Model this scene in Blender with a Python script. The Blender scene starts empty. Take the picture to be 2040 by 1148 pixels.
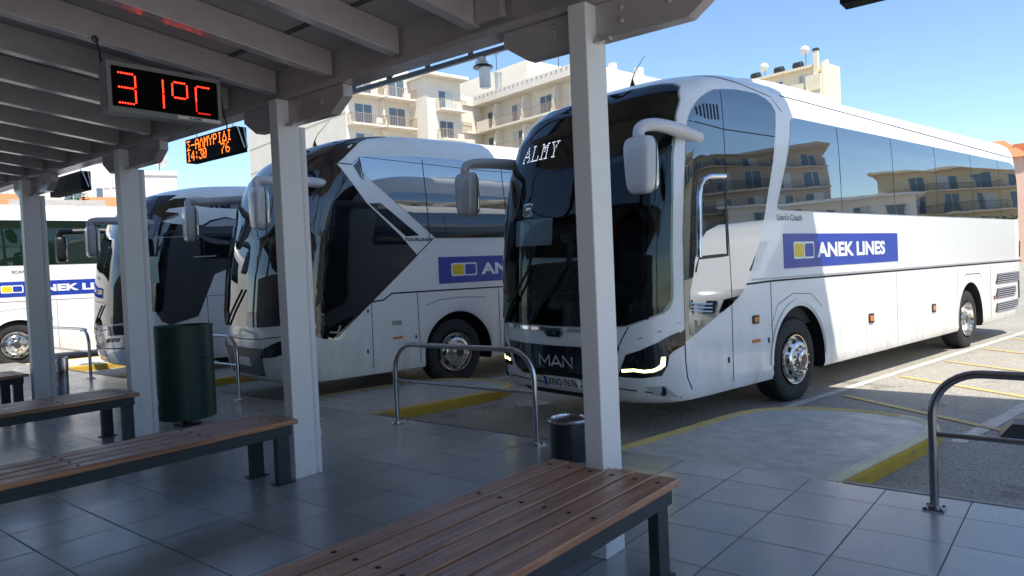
import bpy, bmesh, math, random
from mathutils import Vector, Matrix
from mathutils.geometry import tessellate_polygon
R = math.radians
sc = bpy.context.scene
COL = sc.collection
random.seed(7)

# ------------------------------------------------------------------ camera, sky, sun, exposure
cam_d = bpy.data.cameras.new("camera"); cam = bpy.data.objects.new("camera", cam_d); COL.objects.link(cam)
cam_d.sensor_width = 36.0; cam_d.lens = 36.0 * 1436.24 / 2040.0
cam_d.clip_start = 0.05; cam_d.clip_end = 4000
_r = Vector((0.7764842, 0.6286551, -0.04318626)); _u = Vector((0.01530769, 0.04969602, 0.99864707)); _f = Vector((-0.62995076, 0.77609476, -0.02896492))
cam.matrix_world = Matrix(((_r.x, _u.x, -_f.x, 0), (_r.y, _u.y, -_f.y, 0), (_r.z, _u.z, -_f.z, 1.6336), (0, 0, 0, 1)))
sc.camera = cam
SUN = Vector((0.41, -0.28, 1.0)).normalized()
w = bpy.data.worlds.new("World"); sc.world = w; w.use_nodes = True
nt = w.node_tree; bg = nt.nodes['Background']
sky = nt.nodes.new('ShaderNodeTexSky'); sky.sky_type = 'NISHITA'; sky.sun_disc = False
sky.sun_elevation = math.asin(SUN.z); sky.sun_rotation = math.atan2(SUN.x, SUN.y)
sky.air_density = 1.0; sky.dust_density = 0.4; sky.ozone_density = 2.0; sky.altitude = 300
tint = nt.nodes.new('ShaderNodeMix'); tint.data_type = 'RGBA'; tint.blend_type = 'MULTIPLY'; tint.inputs[0].default_value = 1.; tint.inputs[7].default_value = (.42, .455, .475, 1)
nt.links.new(sky.outputs[0], tint.inputs[6]); nt.links.new(tint.outputs[2], bg.inputs[0]); bg.inputs[1].default_value = 0.135
sl = bpy.data.lights.new("sun", 'SUN'); sl.energy = 2.25; sl.angle = R(0.5); sl.color = (1.0, 0.94, 0.83)
so = bpy.data.objects.new("sun", sl); COL.objects.link(so)
so.rotation_euler = SUN.to_track_quat('Z', 'Y').to_euler()
sc.view_settings.view_transform = 'Standard'; sc.view_settings.look = 'None'
sc.view_settings.exposure = 1.85; sc.view_settings.gamma = 1.0

# ------------------------------------------------------------------ materials
MATS = {}
def mat(name, col=(.5, .5, .5), rough=.5, metal=0., spec=.5, coat=0., var=0., vscale=4., bump=0., bscale=60., rvar=0., stretch=None, emit=None, estr=0., ior=None):
    if name in MATS: return MATS[name]
    m = bpy.data.materials.new(name); m.use_nodes = True; MATS[name] = m
    t = m.node_tree; b = t.nodes['Principled BSDF']
    b.inputs['Base Color'].default_value = (*col, 1); b.inputs['Roughness'].default_value = rough
    b.inputs['Metallic'].default_value = metal; b.inputs['Specular IOR Level'].default_value = spec
    if ior: b.inputs['IOR'].default_value = ior
    if coat: b.inputs['Coat Weight'].default_value = coat; b.inputs['Coat Roughness'].default_value = .03
    if emit: b.inputs['Emission Color'].default_value = (*emit, 1); b.inputs['Emission Strength'].default_value = estr
    if var or bump or rvar:
        tc = t.nodes.new('ShaderNodeTexCoord'); src = tc.outputs['Object']
        if stretch:
            mp = t.nodes.new('ShaderNodeMapping'); mp.inputs['Scale'].default_value = stretch
            t.links.new(src, mp.inputs[0]); src = mp.outputs[0]
        if var:
            n = t.nodes.new('ShaderNodeTexNoise'); n.inputs['Scale'].default_value = vscale; n.inputs['Detail'].default_value = 6; n.inputs['Roughness'].default_value = .65
            t.links.new(src, n.inputs['Vector'])
            mx = t.nodes.new('ShaderNodeMix'); mx.data_type = 'RGBA'
            mx.inputs[6].default_value = (*[c * (1 - var) for c in col], 1); mx.inputs[7].default_value = (*[min(1, c * (1 + var)) for c in col], 1)
            rp = t.nodes.new('ShaderNodeMapRange'); rp.inputs[1].default_value = .3; rp.inputs[2].default_value = .7
            t.links.new(n.outputs[0], rp.inputs[0]); t.links.new(rp.outputs[0], mx.inputs[0]); t.links.new(mx.outputs[2], b.inputs['Base Color'])
        if rvar:
            n3 = t.nodes.new('ShaderNodeTexNoise'); n3.inputs['Scale'].default_value = vscale * .7; n3.inputs['Detail'].default_value = 5
            t.links.new(src, n3.inputs['Vector'])
            r3 = t.nodes.new('ShaderNodeMapRange'); r3.inputs[1].default_value = .3; r3.inputs[2].default_value = .7
            r3.inputs[3].default_value = max(.02, rough - rvar); r3.inputs[4].default_value = rough + rvar
            t.links.new(n3.outputs[0], r3.inputs[0]); t.links.new(r3.outputs[0], b.inputs['Roughness'])
        if bump:
            n2 = t.nodes.new('ShaderNodeTexNoise'); n2.inputs['Scale'].default_value = bscale; n2.inputs['Detail'].default_value = 4
            t.links.new(src, n2.inputs['Vector'])
            bp = t.nodes.new('ShaderNodeBump'); bp.inputs['Strength'].default_value = bump; bp.inputs['Distance'].default_value = .01
            t.links.new(n2.outputs[0], bp.inputs['Height']); t.links.new(bp.outputs[0], b.inputs['Normal'])
    return m

def mathn(t, op, a, b=None, clamp=False):
    n = t.nodes.new('ShaderNodeMath'); n.operation = op; n.use_clamp = clamp
    for i, v in enumerate((a, b)):
        if v is None: continue
        if isinstance(v, (int, float)): n.inputs[i].default_value = v
        else: t.links.new(v, n.inputs[i])
    return n.outputs[0]

def tile_material():
    m = bpy.data.materials.new('dark_floor_tile'); m.use_nodes = True; t = m.node_tree; b = t.nodes['Principled BSDF']
    g = t.nodes.new('ShaderNodeNewGeometry'); sp = t.nodes.new('ShaderNodeSeparateXYZ'); t.links.new(g.outputs['Position'], sp.inputs[0])
    dist = t.nodes.new('ShaderNodeTexNoise'); dist.inputs['Scale'].default_value = .8; t.links.new(g.outputs['Position'], dist.inputs['Vector'])
    u = mathn(t, 'DIVIDE', mathn(t, 'ADD', sp.outputs[0], 0.642 + 50), .5); v = mathn(t, 'DIVIDE', mathn(t, 'ADD', sp.outputs[1], -1.535 + 50), .5)
    fu = mathn(t, 'FRACT', u); fv = mathn(t, 'FRACT', v)
    eu = mathn(t, 'MINIMUM', fu, mathn(t, 'SUBTRACT', 1., fu)); ev = mathn(t, 'MINIMUM', fv, mathn(t, 'SUBTRACT', 1., fv))
    e = mathn(t, 'MINIMUM', eu, ev)
    gr = mathn(t, 'LESS_THAN', e, .0085)
    cb = t.nodes.new('ShaderNodeCombineXYZ'); t.links.new(mathn(t, 'FLOOR', u), cb.inputs[0]); t.links.new(mathn(t, 'FLOOR', v), cb.inputs[1])
    wn = t.nodes.new('ShaderNodeTexWhiteNoise'); t.links.new(cb.outputs[0], wn.inputs['Vector'])
    n = t.nodes.new('ShaderNodeTexNoise'); n.inputs['Scale'].default_value = 3.5; n.inputs['Detail'].default_value = 5; n.inputs['Roughness'].default_value = .55
    off = t.nodes.new('ShaderNodeVectorMath'); off.operation = 'MULTIPLY_ADD'; off.inputs[1].default_value = (13, 7, 5)
    t.links.new(wn.outputs['Color'], off.inputs[0]); t.links.new(g.outputs['Position'], off.inputs[2]); t.links.new(off.outputs[0], n.inputs['Vector'])
    mx = t.nodes.new('ShaderNodeMix'); mx.data_type = 'RGBA'; mx.inputs[6].default_value = (.26, .254, .247, 1); mx.inputs[7].default_value = (.42, .41, .40, 1)
    f = mathn(t, 'ADD', mathn(t, 'MULTIPLY', n.outputs[0], .6), mathn(t, 'MULTIPLY', wn.outputs['Value'], .35))
    t.links.new(f, mx.inputs[0])
    m2 = t.nodes.new('ShaderNodeMix'); m2.data_type = 'RGBA'; m2.inputs[7].default_value = (.016, .016, .018, 1)
    vg = t.nodes.new('ShaderNodeTexVoronoi'); vg.inputs['Scale'].default_value = 2.6; t.links.new(g.outputs['Position'], vg.inputs['Vector'])
    sg_ = t.nodes.new('ShaderNodeSeparateColor'); t.links.new(vg.outputs['Color'], sg_.inputs[0])
    sp_ = mathn(t, 'MULTIPLY', mathn(t, 'LESS_THAN', vg.outputs['Distance'], mathn(t, 'MULTIPLY', sg_.outputs[1], .045)), mathn(t, 'GREATER_THAN', sg_.outputs[0], .45))
    m4 = t.nodes.new('ShaderNodeMix'); m4.data_type = 'RGBA'; m4.inputs[7].default_value = (.06, .058, .055, 1); t.links.new(mx.outputs[2], m4.inputs[6]); t.links.new(mathn(t, 'MULTIPLY', sp_, .7), m4.inputs[0])
    t.links.new(m4.outputs[2], m2.inputs[6]); t.links.new(gr, m2.inputs[0]); t.links.new(m2.outputs[2], b.inputs['Base Color'])
    s = t.nodes.new('ShaderNodeTexNoise'); s.inputs['Scale'].default_value = 1.3; s.inputs['Detail'].default_value = 7; s.inputs['Roughness'].default_value = .7
    t.links.new(g.outputs['Position'], s.inputs['Vector'])
    mr = t.nodes.new('ShaderNodeMapRange'); mr.inputs[1].default_value = .3; mr.inputs[2].default_value = .7; mr.inputs[3].default_value = .17; mr.inputs[4].default_value = .30
    t.links.new(s.outputs[0], mr.inputs[0]); t.links.new(mathn(t, 'ADD', mr.outputs[0], mathn(t, 'MULTIPLY', gr, .4)), b.inputs['Roughness'])
    b.inputs['IOR'].default_value = 1.95
    h = mathn(t, 'MINIMUM', mathn(t, 'MULTIPLY', e, 60.), 1.)
    h = mathn(t, 'ADD', h, mathn(t, 'MULTIPLY', n.outputs[0], .05))
    bp = t.nodes.new('ShaderNodeBump'); bp.inputs['Strength'].default_value = .25; bp.inputs['Distance'].default_value = .004
    t.links.new(h, bp.inputs['Height']); t.links.new(bp.outputs[0], b.inputs['Normal'])
    return m

def asphalt_material():
    m = bpy.data.materials.new('asphalt'); m.use_nodes = True; t = m.node_tree; b = t.nodes['Principled BSDF']
    g = t.nodes.new('ShaderNodeNewGeometry')
    def noise(s, d=5, r=.6):
        n = t.nodes.new('ShaderNodeTexNoise'); n.inputs['Scale'].default_value = s; n.inputs['Detail'].default_value = d; n.inputs['Roughness'].default_value = r
        t.links.new(g.outputs['Position'], n.inputs['Vector']); return n.outputs[0]
    big = noise(.35, 6); mid = noise(3.); fine = noise(90., 3, .8)
    vo = t.nodes.new('ShaderNodeTexVoronoi'); vo.inputs['Scale'].default_value = 75.; t.links.new(g.outputs['Position'], vo.inputs['Vector'])
    f = mathn(t, 'ADD', mathn(t, 'MULTIPLY', big, .55), mathn(t, 'MULTIPLY', mid, .3)); f = mathn(t, 'ADD', f, mathn(t, 'MULTIPLY', fine, .35)); f = mathn(t, 'SUBTRACT', f, .2, True)
    mx = t.nodes.new('ShaderNodeMix'); mx.data_type = 'RGBA'; mx.inputs[6].default_value = (.21, .20, .18, 1); mx.inputs[7].default_value = (.52, .475, .40, 1)
    t.links.new(f, mx.inputs[0])
    st = mathn(t, 'GREATER_THAN', noise(1.1, 3, .5), .66)
    m2 = t.nodes.new('ShaderNodeMix'); m2.data_type = 'RGBA'; m2.inputs[7].default_value = (.05, .05, .052, 1); t.links.new(mx.outputs[2], m2.inputs[6])
    t.links.new(mathn(t, 'MULTIPLY', st, .35), m2.inputs[0]); t.links.new(m2.outputs[2], b.inputs['Base Color'])
    v2 = t.nodes.new('ShaderNodeTexVoronoi'); v2.inputs['Scale'].default_value = 95.; t.links.new(g.outputs['Position'], v2.inputs['Vector'])
    sv = t.nodes.new('ShaderNodeSeparateColor'); t.links.new(v2.outputs['Color'], sv.inputs[0])
    m3 = t.nodes.new('ShaderNodeMix'); m3.data_type = 'RGBA'; m3.blend_type = 'MULTIPLY'; m3.inputs[0].default_value = 1.
    k3 = t.nodes.new('ShaderNodeMapRange'); k3.inputs[3].default_value = .55; k3.inputs[4].default_value = 1.4; t.links.new(sv.outputs[0], k3.inputs[0])
    t.links.new(m2.outputs[2], m3.inputs[6]); t.links.new(k3.outputs[0], m3.inputs[7]); t.links.new(m3.outputs[2], b.inputs['Base Color'])
    b.inputs['Roughness'].default_value = .72
    h = mathn(t, 'ADD', mathn(t, 'MULTIPLY', vo.outputs[0], .9), mathn(t, 'MULTIPLY', fine, .6))
    bp = t.nodes.new('ShaderNodeBump'); bp.inputs['Strength'].default_value = .8; bp.inputs['Distance'].default_value = .016
    t.links.new(h, bp.inputs['Height']); t.links.new(bp.outputs[0], b.inputs['Normal'])
    return m

def wood_material():
    m = bpy.data.materials.new('varnished_wood'); m.use_nodes = True; t = m.node_tree; b = t.nodes['Principled BSDF']
    tc = t.nodes.new('ShaderNodeTexCoord'); oi = t.nodes.new('ShaderNodeObjectInfo')
    ad = t.nodes.new('ShaderNodeVectorMath'); ad.operation = 'ADD'
    g = t.nodes.new('ShaderNodeNewGeometry'); t.links.new(g.outputs['Position'], ad.inputs[0]); t.links.new(oi.outputs['Random'], ad.inputs[1])
    mp = t.nodes.new('ShaderNodeMapping'); mp.inputs['Scale'].default_value = (28, 1.6, 28); t.links.new(ad.outputs[0], mp.inputs[0])
    n = t.nodes.new('ShaderNodeTexNoise'); n.inputs['Scale'].default_value = 1.; n.inputs['Detail'].default_value = 7; n.inputs['Distortion'].default_value = .6; t.links.new(mp.outputs[0], n.inputs['Vector'])
    n2 = t.nodes.new('ShaderNodeTexNoise'); n2.inputs['Scale'].default_value = 5.; n2.inputs['Detail'].default_value = 8; n2.inputs['Roughness'].default_value = .75; t.links.new(g.outputs['Position'], n2.inputs['Vector'])
    cr = t.nodes.new('ShaderNodeValToRGB'); cr.color_ramp.elements[0].position = .3; cr.color_ramp.elements[0].color = (.24, .105, .058, 1)
    cr.color_ramp.elements[1].position = .72; cr.color_ramp.elements[1].color = (.58, .29, .155, 1)
    t.links.new(n.outputs[0], cr.inputs[0])
    wr = t.nodes.new('ShaderNodeMapRange'); wr.inputs[1].default_value = .56; wr.inputs[2].default_value = .72; wr.inputs[4].default_value = .55; t.links.new(n2.outputs[0], wr.inputs[0])
    mx = t.nodes.new('ShaderNodeMix'); mx.data_type = 'RGBA'; mx.inputs[7].default_value = (.48, .41, .36, 1)
    t.links.new(wr.outputs[0], mx.inputs[0]); t.links.new(cr.outputs[0], mx.inputs[6]); t.links.new(mx.outputs[2], b.inputs['Base Color'])
    rr = t.nodes.new('ShaderNodeMapRange'); rr.inputs[1].default_value = .3; rr.inputs[2].default_value = .7; rr.inputs[3].default_value = .22; rr.inputs[4].default_value = .5; t.links.new(n2.outputs[0], rr.inputs[0]); t.links.new(rr.outputs[0], b.inputs['Roughness'])
    bp = t.nodes.new('ShaderNodeBump'); bp.inputs['Strength'].default_value = .12; bp.inputs['Distance'].default_value = .004; t.links.new(n.outputs[0], bp.inputs['Height']); t.links.new(bp.outputs[0], b.inputs['Normal'])
    return m

def windscreen_material():
    m = bpy.data.materials.new('windscreen_glass'); m.use_nodes = True; t = m.node_tree
    t.nodes.remove(t.nodes['Principled BSDF']); out = t.nodes['Material Output']
    tr = t.nodes.new('ShaderNodeBsdfTransparent'); tr.inputs[0].default_value = (.62, .68, .66, 1)
    gl = t.nodes.new('ShaderNodeBsdfGlossy'); gl.inputs['Roughness'].default_value = .015; gl.inputs[0].default_value = (.9, .95, 1, 1)
    fr = t.nodes.new('ShaderNodeFresnel'); fr.inputs[0].default_value = 1.38
    mx = t.nodes.new('ShaderNodeMixShader'); t.links.new(fr.outputs[0], mx.inputs[0]); t.links.new(tr.outputs[0], mx.inputs[1]); t.links.new(gl.outputs[0], mx.inputs[2])
    t.links.new(mx.outputs[0], out.inputs[0]); return m

def glass_material(name, col, ior, wob, metal=0.):
    m = mat(name, col, .015, metal, spec=.5, ior=ior)
    t = m.node_tree; b = t.nodes['Principled BSDF']
    tc = t.nodes.new('ShaderNodeTexCoord'); n = t.nodes.new('ShaderNodeTexNoise'); n.inputs['Scale'].default_value = 1.1; n.inputs['Detail'].default_value = 1.5
    t.links.new(tc.outputs['Object'], n.inputs['Vector'])
    bp = t.nodes.new('ShaderNodeBump'); bp.inputs['Strength'].default_value = wob; bp.inputs['Distance'].default_value = .02
    t.links.new(n.outputs[0], bp.inputs['Height']); t.links.new(bp.outputs[0], b.inputs['Normal'])
    return m

def flaky(name, ca, cb, th, sc, bump=.4):
    m = mat(name, ca, .62); t = m.node_tree; b = t.nodes['Principled BSDF']; g = t.nodes.new('ShaderNodeNewGeometry')
    n = t.nodes.new('ShaderNodeTexNoise'); n.inputs['Scale'].default_value = sc; n.inputs['Detail'].default_value = 9; n.inputs['Roughness'].default_value = .7; t.links.new(g.outputs['Position'], n.inputs['Vector'])
    n2 = t.nodes.new('ShaderNodeTexNoise'); n2.inputs['Scale'].default_value = 3.; n2.inputs['Detail'].default_value = 4; t.links.new(g.outputs['Position'], n2.inputs['Vector'])
    r = t.nodes.new('ShaderNodeMapRange'); r.inputs[1].default_value = th; r.inputs[2].default_value = th + .05; t.links.new(n.outputs[0], r.inputs[0])
    v = t.nodes.new('ShaderNodeMix'); v.data_type = 'RGBA'; v.inputs[6].default_value = (*[c * .72 for c in ca], 1); v.inputs[7].default_value = (*[min(1, c * 1.15) for c in ca], 1); t.links.new(n2.outputs[0], v.inputs[0])
    x = t.nodes.new('ShaderNodeMix'); x.data_type = 'RGBA'; x.inputs[7].default_value = (*cb, 1); t.links.new(v.outputs[2], x.inputs[6]); t.links.new(r.outputs[0], x.inputs[0]); t.links.new(x.outputs[2], b.inputs['Base Color'])
    bp = t.nodes.new('ShaderNodeBump'); bp.inputs['Strength'].default_value = bump; bp.inputs['Distance'].default_value = .006; t.links.new(n.outputs[0], bp.inputs['Height']); t.links.new(bp.outputs[0], b.inputs['Normal'])
    return m
KERBY = flaky('yellowed_kerb', (.62, .46, .14), (.34, .32, .27), .56, 14)
KERBP = flaky('pale_kerb', (.70, .64, .46), (.36, .34, .29), .60, 12)
YELP = flaky('yellow_kerb_paint', (.50, .32, .035), (.24, .22, .17), .58, 11)
YELM = flaky('yellow_road_paint', (.58, .41, .12), (.30, .28, .24), .53, 13)
WHIM = flaky('white_road_paint', (.62, .60, .55), (.32, .30, .26), .54, 12)
TILE = tile_material(); ASPH = asphalt_material(); WOOD = wood_material(); WSG = windscreen_material()
def paint_material():
    m = mat('white_coach_paint', (.80, .80, .785), .22, coat=.6); t = m.node_tree; b = t.nodes['Principled BSDF']
    tc = t.nodes.new('ShaderNodeTexCoord'); sp = t.nodes.new('ShaderNodeSeparateXYZ'); t.links.new(tc.outputs['Object'], sp.inputs[0])
    mp = t.nodes.new('ShaderNodeMapping'); mp.inputs['Scale'].default_value = (1, 3.5, .8); t.links.new(tc.outputs['Object'], mp.inputs[0])
    n = t.nodes.new('ShaderNodeTexNoise'); n.inputs['Scale'].default_value = 1.6; n.inputs['Detail'].default_value = 7; n.inputs['Roughness'].default_value = .68; t.links.new(mp.outputs[0], n.inputs['Vector'])
    r = t.nodes.new('ShaderNodeMapRange'); r.inputs[1].default_value = 1.1; r.inputs[2].default_value = .30; r.inputs[3].default_value = .03; r.inputs[4].default_value = .75; t.links.new(sp.outputs[2], r.inputs[0])
    q = t.nodes.new('ShaderNodeMapRange'); q.inputs[1].default_value = .42; q.inputs[2].default_value = .75; t.links.new(n.outputs[0], q.inputs[0])
    f = mathn(t, 'MULTIPLY', r.outputs[0], q.outputs[0], True)
    mx = t.nodes.new('ShaderNodeMix'); mx.data_type = 'RGBA'; mx.inputs[6].default_value = (.80, .80, .785, 1); mx.inputs[7].default_value = (.42, .37, .30, 1); t.links.new(f, mx.inputs[0]); t.links.new(mx.outputs[2], b.inputs['Base Color'])
    t.links.new(mathn(t, 'ADD', mathn(t, 'MULTIPLY', f, .4), .2), b.inputs['Roughness'])
    w2 = t.nodes.new('ShaderNodeTexNoise'); w2.inputs['Scale'].default_value = 1.3; w2.inputs['Detail'].default_value = 1; t.links.new(tc.outputs['Object'], w2.inputs['Vector'])
    bp = t.nodes.new('ShaderNodeBump'); bp.inputs['Strength'].default_value = .08; bp.inputs['Distance'].default_value = .05; t.links.new(w2.outputs[0], bp.inputs['Height']); t.links.new(bp.outputs[0], b.inputs['Normal']); t.links.new(bp.outputs[0], b.inputs['Coat Normal'])
    return m
PAINT = paint_material()
SILV = mat('silver_paint', (.62, .62, .63), .2, metal=.5, coat=.6, var=.03, vscale=2)
GREYP = mat('grey_mirror_shell', (.42, .42, .43), .3, coat=.3, var=.03)
BLACKP = mat('black_plastic', (.012, .012, .013), .45, var=.2, vscale=8)
BLACKG = mat('black_gloss', (.006, .006, .008), .06, spec=.6)
SGLASS = glass_material('dark_side_glass', (.40, .41, .42), 1.5, .10, 1.)
DGLASS = glass_material('black_door_glass', (.008, .009, .011), 1.75, .10)
GGLASS = glass_material('green_side_glass', (.006, .016, .010), 1.5, .05)
CHROME = mat('chrome', (.78, .78, .80), .07, metal=1., var=.03)
STEEL = mat('brushed_steel', (.52, .52, .53), .2, metal=1., var=.12, vscale=6, rvar=.07)
ALU = mat('polished_alloy', (.72, .70, .67), .16, metal=1., var=.1, vscale=14, rvar=.06)
RUBBER = mat('tyre_rubber', (.022, .022, .023), .75, var=.4, vscale=9, bump=.2, bscale=40)
def column_material():
    m = mat('white_column_paint', (.80, .81, .82), .33, bump=.10, bscale=26, stretch=(6, 6, .8)); t = m.node_tree; b = t.nodes['Principled BSDF']
    tc = t.nodes.new('ShaderNodeTexCoord'); sp = t.nodes.new('ShaderNodeSeparateXYZ'); t.links.new(tc.outputs['Object'], sp.inputs[0])
    n = t.nodes.new('ShaderNodeTexNoise'); n.inputs['Scale'].default_value = 11.; n.inputs['Detail'].default_value = 9; n.inputs['Roughness'].default_value = .72; t.links.new(tc.outputs['Object'], n.inputs['Vector'])
    r = t.nodes.new('ShaderNodeMapRange'); r.inputs[1].default_value = .9; r.inputs[2].default_value = .0; r.inputs[3].default_value = .0; r.inputs[4].default_value = .13; t.links.new(sp.outputs[2], r.inputs[0])
    th = mathn(t, 'ADD', n.outputs[0], r.outputs[0]); q = t.nodes.new('ShaderNodeMapRange'); q.inputs[1].default_value = .64; q.inputs[2].default_value = .76; q.inputs[4].default_value = .35; t.links.new(th, q.inputs[0])
    mx = t.nodes.new('ShaderNodeMix'); mx.data_type = 'RGBA'; mx.inputs[6].default_value = (.80, .81, .82, 1); mx.inputs[7].default_value = (.42, .40, .37, 1); t.links.new(q.outputs[0], mx.inputs[0]); t.links.new(mx.outputs[2], b.inputs['Base Color'])
    return m
COLP = column_material()
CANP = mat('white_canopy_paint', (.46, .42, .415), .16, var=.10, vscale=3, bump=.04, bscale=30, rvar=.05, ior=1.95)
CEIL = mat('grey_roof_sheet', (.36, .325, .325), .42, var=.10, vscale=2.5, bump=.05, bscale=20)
FRAME = mat('bench_frame_paint', (.030, .038, .046), .4, var=.25, vscale=7, bump=.05, bscale=80)
RAILD = mat('dark_rail_steel', (.27, .27, .29), .24, metal=1., var=.15, vscale=5)
GREEN = mat('dark_green_enamel', (.010, .042, .035), .45, var=.25, vscale=6)
BINB = mat('dark_bin_enamel', (.012, .016, .024), .3, coat=.2, var=.2)
CONC = mat('island_concrete', (.46, .45, .43), .45, var=.24, vscale=6, bump=.9, bscale=70, rvar=.16, stretch=(1.0, 1.3, 1))
KERBY = mat('yellowed_kerb', (.62, .46, .14), .6, var=.3, vscale=7, bump=.3, bscale=45)
KERBP = mat('pale_kerb', (.70, .64, .46), .6, var=.25, vscale=9, bump=.3, bscale=45)
YELP = mat('yellow_kerb_paint', (.46, .30, .035), .6, var=.38, vscale=6, bump=.25, bscale=40)
YELM = mat('yellow_road_paint', (.50, .36, .12), .7, var=.35, vscale=6, bump=.2, bscale=60)
WHIM = mat('white_road_paint', (.48, .47, .43), .7, var=.35, vscale=5, bump=.2, bscale=60)
NAVY = mat('blue_banner_vinyl', (.008, .040, .34), .3, coat=.25, var=.06)
YEL = mat('yellow_vinyl', (.78, .56, .02), .35)
WHV = mat('white_vinyl', (.82, .82, .82), .35)
ORNG = mat('amber_lens', (.60, .17, .02), .2, coat=.6)
GROOVE = mat('panel_gap', (.01, .01, .01), .7)
GREYT = mat('grey_lettering', (.16, .16, .17), .3, metal=.6)
CREAM = mat('cream_render', (.70, .64, .55), .85, var=.06, vscale=.7, bump=.1, bscale=4)
CREAM2 = mat('warm_cream_render', (.74, .65, .48), .85, var=.06, vscale=.8)
PINK = mat('pink_render', (.62, .42, .33), .85, var=.06, vscale=.8)
TERRA = mat('terracotta_tiles', (.52, .17, .07), .8, var=.25, vscale=3, stretch=(1, 6, 6))
WHW = mat('white_render', (.74, .73, .70), .85, var=.04, vscale=.6)
GREYB = mat('grey_beige_render', (.40, .36, .31), .85, var=.06, vscale=.7)
OCHRE = mat('ochre_render', (.60, .52, .37), .85, var=.06, vscale=.7)
WIN = mat('house_window_glass', (.10, .15, .20), .06, spec=.6)
CURT = mat('pale_curtain', (.50, .55, .56), .7, var=.2, vscale=6, stretch=(8, 8, .3))
RAILP = mat('balcony_rail', (.36, .28, .21), .6)
SHUT = mat('shutter', (.40, .36, .33), .7, var=.1)
TRUSS = mat('dark_truss_steel', (.035, .037, .042), .5, var=.3)
LEDR = mat('red_leds', (.3, .01, .005), .4, emit=(1., .022, .008), estr=2.6)
LEDD = mat('dim_red_leds', (.2, .01, .005), .4, emit=(1., .02, .01), estr=.5)
LEDO = mat('orange_leds', (.3, .1, .01), .4, emit=(1., .17, .015), estr=1.6)
LEDW = mat('white_leds', (.5, .55, .6), .4, emit=(.75, .85, 1.), estr=.55)
DRL = mat('daytime_light', (.8, .8, .6), .3, emit=(.95, 1., .36), estr=1.0)
SCRN = mat('sign_screen', (.005, .004, .005), .7, spec=.05)
PAPER = mat('white_paper', (.78, .80, .76), .8)
INTER = mat('coach_interior', (.035, .037, .04), .8, var=.3)
SEATF = mat('seat_fabric', (.06, .07, .10), .9, var=.3, vscale=20)
PLATE = mat('plate_white', (.75, .75, .74), .4)
LEAF = mat('foliage', (.055, .10, .03), .7, var=.5, vscale=3)
TRUNK = mat('bark', (.10, .07, .05), .9, var=.3)
WATERT = mat('black_tank', (.02, .02, .022), .5)

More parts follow.
